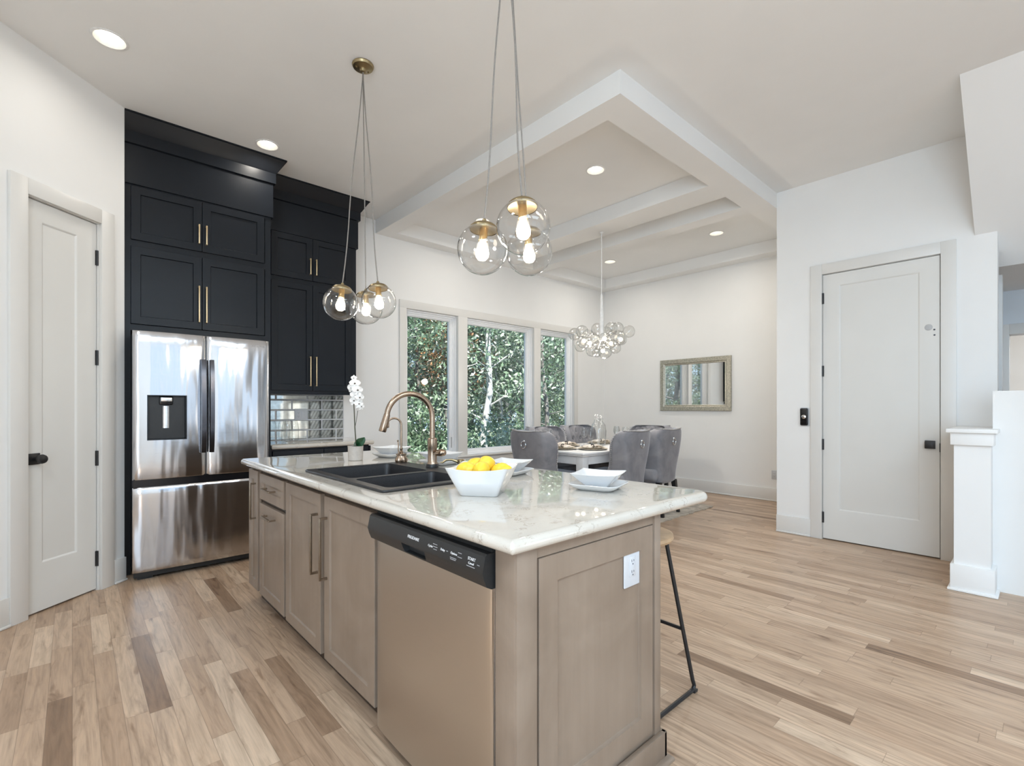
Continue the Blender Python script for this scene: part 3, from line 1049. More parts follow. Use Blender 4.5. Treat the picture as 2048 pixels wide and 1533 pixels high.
# mirrored subway tile
b = MB()
TX0, TX1, TZ0, TZ1 = 1.275, 2.173, 0.898, 1.352
th, tw, gp = 0.1015, 0.302, 0.006
b.box(TX0, TX1, YW - 0.0135, YW - 0.001, TZ0, TZ1)
tile = MB()
row = 0
z = TZ1 - 0.052
rows = [(TZ1 - 0.052, TZ1)]
while z > TZ0 + 0.01:
    rows.append((max(z - th, TZ0), z)); z -= th
offs = [0.0, 0.5, 0.0, 0.5, 0.0, 0.5]
for k, (z0, z1) in enumerate(rows):
    x = 1.788 - 3 * tw + (tw * 0.5 if k % 2 else 0.0)
    while x < TX1:
        a, c = max(x, TX0), min(x + tw, TX1)
        if c - a > 0.02:
            g = gp / 2
            y0, y1 = YW - 0.015, YW - 0.006
            bev = 0.006
            ar, cr = a + g, c - g
            r0, r1 = z0 + g, z1 - g
            tile.loft([[Vector((ar, y1, r0)), Vector((cr, y1, r0)), Vector((cr, y1, r1)), Vector((ar, y1, r1))],
                       [Vector((ar, y0 + 0.004, r0)), Vector((cr, y0 + 0.004, r0)), Vector((cr, y0 + 0.004, r1)), Vector((ar, y0 + 0.004, r1))],
                       [Vector((ar + bev, y0, r0 + bev)), Vector((cr - bev, y0, r0 + bev)), Vector((cr - bev, y0, r1 - bev)), Vector((ar + bev, y0, r1 - bev))]])
        x += tw
bs = tile.build('backsplash', 'mirror_tile', angle=5)
tag(bs, 'smoky mirrored subway tile backsplash under the wall cabinet', 'backsplash')
g = b.build('grout', 'outlet', bs)

def wall_plate(name, label, loc, rz, w, h, kinds, group=None):
    """cover plate with outlets ('o') or rocker switches ('s') facing -y locally"""
    t = thing(name, label, 'outlet' if 'o' in kinds else 'switch', loc, rz, group)
    b = MB()
    slab(b, -w / 2, w / 2, -h / 2, h / 2, 0, 0.006, 0.004, 0.003, 3, 3)
    b.build('cover_plate', 'outlet', t, Matrix.Rotation(R(90), 4, 'X'))
    n = len(kinds)
    for i, k in enumerate(kinds):
        cx = (i - (n - 1) / 2) * 0.046
        b = MB()
        b.box(cx - 0.0165, cx + 0.0165, -0.0085, -0.004, -0.033, 0.033, 0.001)
        b.build('receptacle' if k == 'o' else 'rocker', 'outlet', t)
        if k == 'o':
            b = MB()
            for zc in (0.016, -0.019):
                b.box(cx - 0.0072, cx - 0.0052, -0.0092, -0.008, zc - 0.001, zc + 0.007)
                b.box(cx + 0.0042, cx + 0.0062, -0.0092, -0.008, zc, zc + 0.006)
                b.cyl((cx, -0.0092, zc - 0.008), (cx, -0.008, zc - 0.008), 0.0024, seg=10)
            b.build('slots', 'slot', t)
        else:
            b = MB(); b.box(cx - 0.013, cx + 0.013, -0.0105, -0.008, -0.028, 0.0, 0.001); b.build('rocker_face', 'outlet', t)
    return t
wall_plate('wall_outlet', 'two-gang white plate with outlet and switch on the mirrored tile', (1.722, YW - 0.0155, 1.152), 0, 0.122, 0.118, 'os')
wall_plate('wall_outlet', 'small white outlet low on the dining end wall', (XD, 2.383, 0.346), R(-90), 0.072, 0.116, 'o')

# black door chime on the door wall
t = thing('door_chime', 'black chime with a round silver button mounted left of the tall door', 'doorbell', (XDOOR, 1.552, 1.135), R(-90))
b = MB()
slab(b, -0.040, 0.040, -0.089, 0.089, 0, 0.006, 0.012, 0.003, 3, 4)
b.build('backplate', 'outlet', t, Matrix.Rotation(R(90), 4, 'X'))
b = MB()
slab(b, -0.033, 0.033, -0.082, 0.082, 0.004, 0.026, 0.012, 0.006, 4, 5)
b.build('body', 'black_gloss', t, Matrix.Rotation(R(90), 4, 'X'))
b = MB()
b.lathe([(0.020, 0.022), (0.019, 0.030), (0.012, 0.034), (0.001, 0.035)], (0, 0, 0.0), 20, M4=Matrix.Rotation(R(90), 4, 'X'))
b.build('button', 'chrome', t)

# ------------------------------------------------------------------ refrigerator
t = thing('refrigerator', 'stainless french door refrigerator with a black water dispenser', 'refrigerator', (0, 0, 0))
FX0, FX1, FXM = 0.310, 1.192, 0.751
FYF = 4.257
b = MB()
b.box(FX0 + 0.006, FX1 - 0.006, FYF + 0.085, YW - 0.03, 0.055, 1.755, 0.004)
b.box(FX0 + 0.03, FX0 + 0.12, FYF + 0.07, YW - 0.05, 0.0, 0.056)
b.box(FX1 - 0.12, FX1 - 0.03, FYF + 0.07, YW - 0.05, 0.0, 0.056)
b.box(FX0 + 0.01, FX1 - 0.01, FYF + 0.05, FYF + 0.09, 0.02, 0.056)
b.box(FX0 + 0.012, FX1 - 0.012, FYF + 0.035, FYF + 0.09, 0.06, 1.752)
b.build('body', 'black_plastic', t)
def fridge_door(name, x0, x1, z0, z1, hole=None):
    b = MB()
    cx, w = (x0 + x1) / 2, (x1 - x0) / 2
    def fn(x, z):
        u = (x - cx) / w
        bulge = 0.011 * u * u + 0.013 * abs(u) ** 14
        v = (z - (z0 + z1) / 2) / ((z1 - z0) / 2)
        bulge += 0.008 * abs(v) ** 24
        return Vector((x, FYF + bulge, z))
    us = [x0 + (x1 - x0) * i / 28 for i in range(29)]
    vs = [z0 + (z1 - z0) * i / 24 for i in range(25)]
    k = 0.0025
    us += [x0 + k, x1 - k, x0 + 3 * k, x1 - 3 * k]; vs += [z0 + k, z1 - k, z0 + 3 * k, z1 - 3 * k]
    skip = None
    if hole:
        us += [hole[0], hole[1]]; vs += [hole[2], hole[3]]
        skip = lambda x, z: hole[0] < x < hole[1] and hole[2] < z < hole[3]
    us = sorted(set(round(q, 5) for q in us)); vs = sorted(set(round(q, 5) for q in vs))
    b.grid(fn, us, vs, skip)
    # edges going back
    def rim(pts):
        a = [b.bm.verts.new(p) for p in pts]
        c = [b.bm.verts.new(Vector((p.x, FYF + 0.036, p.z))) for p in pts]
        for i in range(len(pts) - 1):
            b.bm.faces.new((a[i], a[i + 1], c[i + 1], c[i]))
    rim([fn(x0, z) for z in vs]); rim([fn(x1, z) for z in vs]); rim([fn(x, z0) for x in us]); rim([fn(x, z1) for x in us])
    bmesh.ops.remove_doubles(b.bm, verts=b.bm.verts[:], dist=0.0003)
    return b.build(name, 'steel', t, angle=50)
DH = (0.394, 0.622, 0.995, 1.309)
dl = fridge_door('door', FX0, FXM - 0.003, 0.714, 1.765, DH)
dr = fridge_door('door', FXM + 0.003, FX1, 0.714, 1.765)
dw = fridge_door('freezer_drawer', FX0, FX1, 0.062, 0.660)
b = MB()
b.box(FX0 + 0.004, FX1 - 0.004, FYF + 0.022, FYF + 0.06, 0.655, 0.718)
b.build('drawer_grip', 'black_gloss', t)
for x, d in ((FXM - 0.022, dl), (FXM + 0.033, dr)):
    b = MB()
    pts = []
    for i in range(13):
        s = i / 12
        z = 0.885 + 0.700 * s
        pts.append((x, FYF - 0.012 - 0.028 * math.sin(PI * s) ** 0.6, z))
    rings = []
    for px_, py_, pz_ in pts:
        rings.append([Vector((px_ - 0.014, py_, pz_)), Vector((px_ + 0.014, py_, pz_)), Vector((px_ + 0.016, FYF + 0.004, pz_)), Vector((px_ - 0.016, FYF + 0.004, pz_))])
    b.loft(rings)
    b.build('handle', 'steel_dark', d, angle=40)
# dispenser alcove
t2 = MB()
x0, x1, z0, z1 = DH
def rc(i, y, zt=0.0):
    return [Vector((x0 + i, y, z0 + i)), Vector((x1 - i, y, z0 + i)), Vector((x1 - i, y, z1 - i - zt)), Vector((x0 + i, y, z1 - i - zt))]
t2.loft([rc(-0.004, FYF + 0.004), rc(-0.004, FYF - 0.002), rc(0.002, FYF - 0.002), rc(0.003, FYF + 0.01), rc(0.014, FYF + 0.078)], False, True)
dsp = t2.build('dispenser', 'black_gloss', dl, recalc=True)
b = MB(); b.box(x0 + 0.026, x1 - 0.045, FYF + 0.070, FYF + 0.075, z0 + 0.018, z1 - 0.018)
b.build('dispenser_back', 'steel_dark', dl)
b = MB(); b.box(0.462, 0.545, FYF + 0.020, FYF + 0.072, 1.243, 1.304, 0.008); b.build('nozzle', 'black_gloss', dl)
b = MB(); b.box(0.472, 0.538, FYF + 0.016, FYF + 0.021, 1.268, 1.296, 0.002); b.build('nozzle_face', 'chrome', dl)
b = MB(); b.lathe([(0.036, 1.075), (0.036, 1.235)], (0.503, FYF + 0.066, 0), 24); b.build('paddle', 'chrome', dl)
text('SAMSUNG', 0.019, 'lettering_grey', dr, (1.105, FYF + 0.0050, 1.715), (R(90), 0, R(2.8)), sx=1.15)

# glass decanter on the side counter
t = thing('glass_jar', 'tall clear glass jar on the side counter by the refrigerator', 'jar', (1.515, 4.86, 0.899))
b = MB()
b.lathe([(0.001, 0.004), (0.046, 0.004), (0.05, 0.02), (0.048, 0.12), (0.042, 0.16), (0.036, 0.185), (0.038, 0.20)], seg=24, cap1=False)
b.build('body', 'clear_glass', t)
t = thing('glass_jar', 'second clear glass jar on the side counter, nearer the wall outlet', 'jar', (1.60, 4.93, 0.899))
b = MB()
b.lathe([(0.001, 0.004), (0.040, 0.004), (0.044, 0.02), (0.044, 0.13), (0.037, 0.165), (0.030, 0.19), (0.032, 0.20)], seg=24, cap1=False)
b.build('body', 'clear_glass', t)

# ------------------------------------------------------------------ island
IX0, IX1, IY0, IY1 = 0.85, 1.512, 0.905, 3.405
FR = Matrix.Translation((0.83, 0, 0)) @ Matrix.Rotation(R(-90), 4, 'Z')      # local -y looks to -X, local x = -Y
ZU = 0.860
t = thing('kitchen_island', 'greige stained island carcass with a panelled end and base moulding', 'kitchen island', (0, 0, 0))
b = MB()
b.box(0.92, 1.47, IY0 + 0.03, IY1, 0.0, 0.10)
b.box(1.485, 1.512, IY0, IY1, 0.0, ZU - 0.001)                    # seating side back
b.box(0.85, 1.486, IY1 - 0.02, IY1, 0.10, ZU - 0.001)
b.box(0.852, 0.90, IY0 + 0.02, 0.990, 0.0, ZU - 0.001)             # filler stile at the dishwasher
b.box(0.832, 0.900, IY0 + 0.001, 0.984, 0.0, ZU - 0.001, 0.002)
b.box(0.90, 1.486, IY0 + 0.021, IY0 + 0.04, 0.0, ZU - 0.001)
b.box(0.852, 1.486, 1.665, 1.675, 0.10, ZU - 0.001)
b.build('carcass', 'stain', t)
b = MB()
shaker(b, 0.918, 1.470, 0.118, 0.823, IY0 - 0.001, 0.024, 0.072, 0.010)
b.build('end_panel', 'stain', t)
b = MB()
b.box(0.834, 0.908, IY0 - 0.004, IY0 + 0.02, 0.0, ZU - 0.001, 0.003)
b.box(1.478, 1.515, IY0 - 0.004, IY0 + 0.02, 0.0, ZU - 0.001, 0.003)
b.box(0.908, 1.478, IY0 + 0.004, IY0 + 0.02, 0.825, ZU - 0.001)
b.box(0.904, 1.480, IY0 + 0.005, IY0 + 0.02, 0.0, 0.13)
b.build('corner_posts', 'stain', t)
b = MB()
b.box(0.834, 1.530, IY0 - 0.020, IY0 - 0.001, 0.0, 0.103, 0.004)
b.box(1.512, 1.530, IY0 - 0.020, IY1, 0.0, 0.103, 0.004)
for i in range(6):
    pass
prof = [(0.0, 0.0), (0.019, 0.0), (0.019, 0.005), (0.016, 0.012), (0.010, 0.017), (0.0, 0.019)]
rings = []
for d_, z_ in prof:
    rings.append([Vector((0.834, IY0 - 0.020 - d_, z_)), Vector((1.530 + d_, IY0 - 0.020 - d_, z_)), Vector((1.530 + d_, IY1, z_))])
vr = [[b.bm.verts.new(p) for p in r] for r in rings]
for a, c in zip(vr, vr[1:]):
    for i in range(2):
        b.bm.faces.new((a[i], a[i + 1], c[i + 1], c[i]))
b.build('base_moulding', 'stain', t)
b = MB()
b.box(0.905, 0.920, 0.99, IY1, 0.0, 0.10)
M['toe'] = simple('toe_kick', (0.050, 0.033, 0.022), 0.5, nscale=20, nvar=0.2)
b.build('toe_kick', 'toe', t)
b = MB()
b.box(0.8525, 0.864, 1.672, IY1 - 0.001, 0.10, ZU - 0.001)
b.build('face_frame', 'toe', t)

def isl_door(parent, y0, y1, z0, z1, name='door'):
    b = MB()
    shaker(b, -y1, -y0, z0, z1, 0.0, 0.021, 0.055, 0.009)
    return b.build(name, 'stain', parent, FR)
def isl_pull(parent, y, z, L, vert=True):
    b = MB()
    pull(b, -y, z, L, 0.0, vert, 0.036, 0.010)
    return b.build('handle', 'island_pull', parent, FR)
def isl_body(parent, y0, y1, z1=ZU - 0.003):
    b = MB()
    b.box(0.866, 1.40, y0, y1, 0.103, z1)
    return b.build('body', 'stain', parent)
t = thing('island_cabinet', 'narrow pull-out cabinet at the far end of the island', 'cabinet', (0, 0, 0))
isl_body(t, 3.20, 3.38)
d = isl_door(t, 3.205, 3.400, 0.112, 0.838); isl_pull(d, 3.245, 0.655, 0.22)
t = thing('drawer_cabinet', 'island cabinet with two stacked drawer fronts, left of the sink doors', 'cabinet', (0, 0, 0))
isl_body(t, 2.71, 3.16)
d = isl_door(t, 2.718, 3.164, 0.680, 0.832, 'drawer'); isl_pull(d, 2.94, 0.757, 0.16, False)
d = isl_door(t, 2.718, 3.164, 0.112, 0.655, 'drawer'); isl_pull(d, 2.94, 0.600, 0.16, False)
t = thing('sink_cabinet', 'island sink cabinet with a pair of tall doors beside the dishwasher', 'cabinet', (0, 0, 0))
isl_body(t, 1.68, 2.68, 0.68)
d = isl_door(t, 2.206, 2.684, 0.108, 0.832); isl_pull(d, 2.238, 0.605, 0.275)
d = isl_door(t, 1.676, 2.160, 0.108, 0.832); isl_pull(d, 2.128, 0.605, 0.275)

# dishwasher
t = thing('dishwasher', 'stainless dishwasher with a black control panel built into the island', 'dishwasher', (0.83, 0, 0), R(-90))
y0, y1 = -1.655, -0.992
DWm = Matrix.Identity(4)
b = MB(); b.box(y0 + 0.012, y1 - 0.012, 0.03, 0.55, 0.10, 0.845); b.build('body', 'black_plastic', t)
b = MB()
def fn(x, z):
    u = (x - (y0 + y1) / 2) / ((y1 - y0) / 2)
    return Vector((x, -0.014 + 0.006 * u * u + 0.010 * abs(u) ** 20, z))
k = [y0 + (y1 - y0) * i / 20 for i in range(21)] + [y0 + 0.004, y1 - 0.004, y0 + 0.010, y1 - 0.010]
k = sorted(k)
vs = [0.062, 0.4, 0.745]
b.grid(fn, k, vs)
for xx in (y0, y1):
    q = fn(xx, 0)
    b.bm.faces.new([b.bm.verts.new(p) for p in (Vector((xx, q.y, 0.062)), Vector((xx, 0.028, 0.062)), Vector((xx, 0.028, 0.745)), Vector((xx, q.y, 0.745)))])
bmesh.ops.remove_doubles(b.bm, verts=b.bm.verts[:], dist=0.0002)
b.build('door', 'steel_warm', t, angle=40)
b = MB()
b.box(y1 - 0.0005, y1 + 0.004, 0.006, 0.03, 0.062, 0.745)
b.build('door_edge', 'steel', t)
# control panel, profile extruded along the width
prof = [(0.03, 0.742), (-0.006, 0.742), (-0.022, 0.750), (-0.030, 0.768), (-0.036, 0.790), (-0.027, 0.832), (-0.020, 0.838), (0.03, 0.838)]
b = MB()
px0, px1 = y0 - 0.001, y1 + 0.002
hx0, hx1 = -1.42, -1.275          # finger pocket
ringsx = [px0, px1]
b.loft([[Vector((x, yy, zz)) for yy, zz in prof] for x in ringsx])
pan = b.build('control_panel', 'black_plastic', t, angle=30)
c2 = MB()
c2.loft([[Vector((hx0 + s * 0.018, -0.06, 0.752)), Vector((hx1 - s * 0.018, -0.06, 0.752)), Vector((hx1, -0.06, 0.784)), Vector((hx0, -0.06, 0.784))] if s == 0 else
         [Vector((hx0 + 0.012, -0.006, 0.756)), Vector((hx1 - 0.012, -0.006, 0.756)), Vector((hx1 - 0.004, -0.006, 0.784)), Vector((hx0 + 0.004, -0.006, 0.784))] for s in (0, 1)])
_mw = t.matrix_world.copy()
pan.parent = None
cut(pan, c2)
pan.parent = t
b = MB()
b.box(y0 + 0.005, y1 - 0.002, 0.0, 0.03, 0.838, 0.856)
b.build('top_gap', 'dark_gap', t)
# lettering lies on the sloping upper face of the control panel
tilt = math.atan2(0.009, 0.042)
def on_panel(s, size, x, z, mat, sx=1.0):
    yy = -0.036 + (z - 0.790) / 0.042 * 0.009 - 0.0006
    return text(s, size, mat, t, (x, yy, z), (R(90) - tilt, 0, 0), sx=sx)
on_panel('FRIGIDAIRE', 0.0135, -1.345, 0.812, 'lettering_white')
on_panel('Cycles', 0.0095, -1.245, 0.809, 'lettering_white')
on_panel('Delay', 0.0095, -1.180, 0.811, 'lettering_white')
on_panel('Options', 0.0095, -1.125, 0.812, 'lettering_white')
on_panel('START', 0.0115, -1.043, 0.815, 'lettering_white')
on_panel('Cancel', 0.009, -1.043, 0.804, 'lettering_white')
for x, z, w in ((-1.222, 0.818, 0.022), (-1.220, 0.811, 0.024), (-1.218, 0.804, 0.018), (-1.098, 0.819, 0.016), (-1.096, 0.808, 0.02), (-1.125, 0.800, 0.030), (-1.125, 0.796, 0.026), (-1.043, 0.796, 0.036), (-1.158, 0.812, 0.008), (-1.012, 0.806, 0.010)):
    yy = -0.036 + (z - 0.790) / 0.042 * 0.009 - 0.0006
    b = MB(); b.box(x - w / 2, x + w / 2, yy - 0.0004, yy + 0.0006, z - 0.0009, z + 0.0009)
    b.build('lettering', 'lettering_grey', t)

# worktop with the sink cut-out
CZ0, CZ1 = 0.861, 0.900
SX0, SX1, SY0, SY1 = 0.868, 1.432, 1.685, 2.525
b = MB()
slab(b, 0.787, 1.850, 0.868, 3.440, CZ0, CZ1, [0.012, 0.075, 0.05, 0.03], 0.019, 6, 8)
ct = b.build('island_countertop', 'quartz')
c2 = MB(); c2.box(SX0 + 0.02, SX1 - 0.02, SY0 + 0.02, SY1 - 0.02, 0.8, 1.0)
cut(ct, c2)
tag(ct, 'large cream quartz island countertop with fine brown veins and rounded edge', 'countertop')

# drop-in double sink
t = thing('sink', 'black composite double bowl sink set into the island top', 'sink', (0, 0, 0))
b = MB()
def sring(x0, x1, y0, y1, z, r):
    return [Vector((x, y, z)) for x, y in rrect(x0, x1, y0, y1, r, 5)]
slab(b, SX0, SX1, SY0, SY1, CZ1 + 0.0003, CZ1 + 0.011, 0.022, 0.005, 3, 5)
rim = b.build('rim', 'composite', t)
bx0, bx1 = 0.912, 1.318
b1 = (1.728, 2.035)
b2 = (2.070, 2.482)
c2 = MB()
for ya, yb in (b1, b2):
    c2.loft([sring(bx0, bx1, ya, yb, 0.80, 0.03), sring(bx0, bx1, ya, yb, 1.0, 0.03)])
cut(rim, c2)
for (ya, yb), nm in ((b1, 'bowl'), (b2, 'bowl')):
    b = MB()
    b.loft([sring(bx0, bx1, ya, yb, CZ1 + 0.007, 0.03), sring(bx0 + 0.004, bx1 - 0.004, ya + 0.004, yb - 0.004, CZ1 - 0.02, 0.03),
            sring(bx0 + 0.012, bx1 - 0.012, ya + 0.012, yb - 0.012, CZ1 - 0.19, 0.035), sring(bx0 + 0.04, bx1 - 0.04, ya + 0.04, yb - 0.04, CZ1 - 0.205, 0.04)], False, True)
    bo = b.build(nm, 'composite', t, recalc=True)
    b = MB(); b.lathe([(0.045, CZ1 - 0.2045), (0.042, CZ1 - 0.2025), (0.02, CZ1 - 0.206)], ((bx0 + bx1) / 2, (ya + yb) / 2, 0), 20); b.build('drain', 'chrome', bo)
b = MB()
b.box(0.945, 1.30, 2.040, 2.066, CZ1 - 0.05, CZ1 + 0.002, 0.006)
b.build('divider', 'composite', t)

# faucets
def arc_pts(c, r, a0, a1, n, d):
    return [(c[0] + d[0] * r * math.cos(a), c[1] + d[1] * r * math.cos(a), c[2] + r * math.sin(a)) for a in [a0 + (a1 - a0) * i / n for i in range(n + 1)]]
FXc, FYc = 1.402, 2.170
Z0 = CZ1 + 0.0113
t = thing('kitchen_faucet', 'tall champagne bronze gooseneck faucet rising from the black sink', 'faucet', (FXc, FYc, Z0))
b = MB()
b.lathe([(0.033, 0), (0.033, 0.014), (0.031, 0.018)], seg=28); b.build('base_ring', 'black_metal', t)
b = MB()
b.lathe([(0.0285, 0.016), (0.0275, 0.022), (0.0245, 0.028), (0.0235, 0.095), (0.0245, 0.100), (0.0255, 0.135), (0.0255, 0.150), (0.022, 0.153), (0.0145, 0.154)], seg=28)
b.build('body', 'bronze', t)
b = MB()
d = Vector((-0.985, 0.17, 0))
ra = 0.122
pts = [(0, 0, 0.15), (0, 0, 0.20), (0, 0, 0.24), (0, 0, 0.262)]
cx = d * ra
for i in range(1, 22):
    a = PI - (PI * 0.965) * i / 21
    pts.append((cx.x + d.x * ra * math.cos(a), cx.y + d.y * ra * math.cos(a), 0.262 + ra * math.sin(a)))
b.tube(pts, 0.0140, 18)
b.build('neck', 'bronze', t)
e = Vector(pts[-1]); dv = (Vector(pts[-1]) - Vector(pts[-2])).normalized()
dv = (dv + d * 0.10).normalized()
b = MB()
b.tube([e - dv * 0.004, e, e + dv * 0.002, e + dv * 0.045, e + dv * 0.082, e + dv * 0.086], [0.0152, 0.0158, 0.0162, 0.0182, 0.0186, 0.0165], 20)
hd = b.build('spray_head', 'bronze', t)
b = MB()
side = dv.cross(Vector((0, 1, 0))).normalized()
b.obox(e + dv * 0.045 - side * 0.018 * (1 if side.x < 0 else -1), (0.012, 0.016, 0.03), 0, 0.003)
b.build('spray_button', 'bronze', hd)
b = MB()
hv = Vector((0.80, -0.60, 0)).normalized()
b.tube([Vector((0, 0, 0.075)), hv * 0.030 + Vector((0, 0, 0.075)), hv * 0.048 + Vector((0, 0, 0.075)), hv * 0.056 + Vector((0, 0, 0.075))], [0.016, 0.017, 0.0205, 0.018], 18)
b.sphere(hv * 0.056 + Vector((0, 0, 0.075)), 0.018, 16, 10)
hb = b.build('handle_hub', 'bronze', t)
b = MB()
lv = Vector((-0.62, -0.45, 0)).normalized() * 0.9
b.tube([hv * 0.040 + Vector((0, 0, 0.078)), hv * 0.040 + lv * 0.03 + Vector((0, 0, 0.080)), hv * 0.040 + lv * 0.075 + Vector((0, 0, 0.078)), hv * 0.040 + lv * 0.095 + Vector((0, 0, 0.078))], [0.010, 0.009, 0.006, 0.0045], 10)
b.build('lever', 'bronze', hb)

t = thing('water_dispenser', 'small bronze hot water tap with fluted base and curved spout at the sink corner', 'faucet', (1.394, 2.480, Z0))
b = MB()
pr = [(0.031, 0), (0.034, 0.010), (0.033, 0.020), (0.027, 0.034), (0.026, 0.040), (0.030, 0.044), (0.030, 0.049), (0.018, 0.052), (0.010, 0.056)]
seg = 36
rings = [[Vector((r * (1 + (0.05 * math.cos(12 * 2 * PI * i / seg) if z < 0.036 else 0)) * math.cos(2 * PI * i / seg), r * (1 + (0.05 * math.cos(12 * 2 * PI * i / seg) if z < 0.036 else 0)) * math.sin(2 * PI * i / seg), z)) for i in range(seg)] for r, z in pr]
b.loft(rings)
b.lathe([(0.010, 0.052), (0.011, 0.062), (0.007, 0.066), (0.009, 0.078), (0.007, 0.082)], seg=16)
b.build('base', 'bronze', t)
b = MB()
d = Vector((-0.93, 0.36, 0)).normalized()
ra = 0.040
pts = [(0, 0, 0.075), (0, 0, 0.13), (0, 0, 0.19), (0, 0, 0.212)]
for i in range(1, 13):
    a = PI - PI * 0.86 * i / 12
    pts.append((d.x * ra * (1 + math.cos(a)), d.y * ra * (1 + math.cos(a)), 0.212 + ra * math.sin(a)))
e = Vector(pts[-1])
pts += [tuple(e + Vector((d.x * 0.008, d.y * 0.008, -0.022)))]
b.tube(pts, 0.0056, 12)
b.build('spout', 'bronze', t)
b = MB(); e = Vector(pts[-1]); b.lathe([(0.007, 0), (0.0085, -0.003), (0.0085, -0.010), (0.006, -0.012)], e, 14); b.build('aerator', 'black_metal', t)
b = MB()
b.tube([(-0.010, 0.014, 0.05), (-0.011, 0.016, 0.075), (-0.010, 0.014, 0.098), (-0.012, 0.018, 0.118)], [0.0042, 0.0032, 0.0036, 0.003], 8)
b.sphere((-0.012, 0.018, 0.122), 0.0055, 10, 8)
b.build('lever', 'bronze', t)

t = thing('soap_dispenser', 'brass soap pump with a long curved nozzle beside the tall faucet', 'soap dispenser', (1.400, 1.915, Z0))
b = MB()
b.lathe([(0.022, 0), (0.022, 0.006), (0.0135, 0.010), (0.0135, 0.030), (0.017, 0.034), (0.0175, 0.058), (0.014, 0.062)], seg=20)
b.build('body', 'antique_brass', t)
b = MB()
d = Vector((-0.80, 0.60, 0)).normalized()
b.tube([(0, 0, 0.046), tuple(d * 0.02 + Vector((0, 0, 0.052))), tuple(d * 0.045 + Vector((0, 0, 0.060))), tuple(d * 0.07 + Vector((0, 0, 0.058))), tuple(d * 0.088 + Vector((0, 0, 0.046))), tuple(d * 0.098 + Vector((0, 0, 0.048)))], [0.008, 0.007, 0.0055, 0.005, 0.0045, 0.004], 10)
b.build('nozzle', 'antique_brass', t)

wall_plate('island_outlet', 'white double outlet on the panelled end of the island', (1.352, IY0 + 0.0085, 0.708), 0, 0.086, 0.132, 'o')

# ------------------------------------------------------------------ on the island
def sq_ring(w, z, r, seg=5, d=None):
    return [Vector((x, y, z)) for x, y in rrect(-w / 2, w / 2, -(d or w) / 2, (d or w) / 2, r, seg)]

def square_bowl(wb, wt, h, sag=0.0, th=0.005, rb=0.012, rt=0.012, flare=0.0):
    """flared square bowl, hollow; the rim can dip along its sides"""
    b = MB()
    rings = []
    n = 12
    def ring(w, z, r, dip):
        out = []
        for p in sq_ring(w, z, r, n):
            m = max(abs(p.x), abs(p.y)); q = min(abs(p.x), abs(p.y))
            out.append(Vector((p.x, p.y, z - dip * (1 - (q / max(m, 1e-6)) ** 2))))
        return out
    # subdivided sides so that the rim can sag
    def dense(w, z, r, dip):
        base = rrect(-w / 2, w / 2, -w / 2, w / 2, r, 3)
        pts = []
        for i in range(len(base)):
            a = Vector(base[i]); c = Vector(base[(i + 1) % len(base)])
            k = 8 if (c - a).length > w * 0.3 else 1
            for j in range(k):
                pts.append(a.lerp(c, j / k))
        return [Vector((p.x, p.y, z - dip * (1 - (min(abs(p.x), abs(p.y)) / max(abs(p.x), abs(p.y), 1e-6)) ** 2))) for p in pts]
    rings = [dense(wb - 0.01, 0.0, rb, 0), dense(wb, 0.002, rb, 0), dense((wb + wt) / 2 + flare, h / 2, (rb + rt) / 2, 0), dense(wt, h, rt, sag), dense(wt - th, h + 0.001, rt, sag),
             dense(wt - 2 * th, h - 0.001, rt, sag), dense((wb + wt) / 2 - 2 * th + flare, h / 2, (rb + rt) / 2, 0), dense(wb - 2 * th, 0.007, rb, 0)]
    b.loft(rings)
    return b

t = thing('fruit_bowl', 'large white square bowl of lemons next to the sink', 'bowl', (1.150, 1.432, CZ1), R(-54))
b = square_bowl(0.142, 0.232, 0.108, 0.010, 0.0045, 0.014, 0.016)
b.build('bowl', 'ceramic', t, angle=50)
def lemon_mb():
    b = MB()
    pr = [(0.001, -0.047), (0.005, -0.046), (0.008, -0.042), (0.013, -0.036), (0.022, -0.028), (0.029, -0.016), (0.031, 0.0), (0.029, 0.016), (0.022, 0.028), (0.012, 0.037), (0.007, 0.043), (0.003, 0.046), (0.001, 0.0465)]
    b.lathe([(r * 1.02, z) for r, z in pr], seg=20)
    return b
lem0 = None
lems = [((1.0916, 1.4613, 0.990), (80, 10, 20), 'lemon at the left of the heap in the white bowl'),
        ((1.1584, 1.4851, 0.999), (85, 0, 70), 'lemon at the back left of the white bowl, behind two others'),
        ((1.1757, 1.4408, 1.008), (75, 20, -75), 'lemon on top in the middle of the white bowl, its dark tip showing'),
        ((1.1232, 1.4076, 0.994), (88, -10, -50), 'front lemon leaning on the near rim of the white bowl'),
        ((1.1969, 1.3845, 0.984), (70, 15, 25), 'single lemon apart at the right side of the white bowl')]
for i, (lp, lr, ll) in enumerate(lems):
    if i == 0:
        lem0 = lemon_mb().build('lemon', 'lemon')
        tp = MB(); tp.lathe([(0.0045, -0.0475), (0.003, -0.0485), (0.001, -0.0487)], seg=10)
        tp.build('stem_end', 'lemon_tip', lem0)
        q = lem0
    else:
        q = copy_tree(lem0)
    q.location = lp
    q.rotation_euler = tuple(R(a) for a in lr)
    tag(q, ll, 'lemon', 'lemons in the fruit bowl')

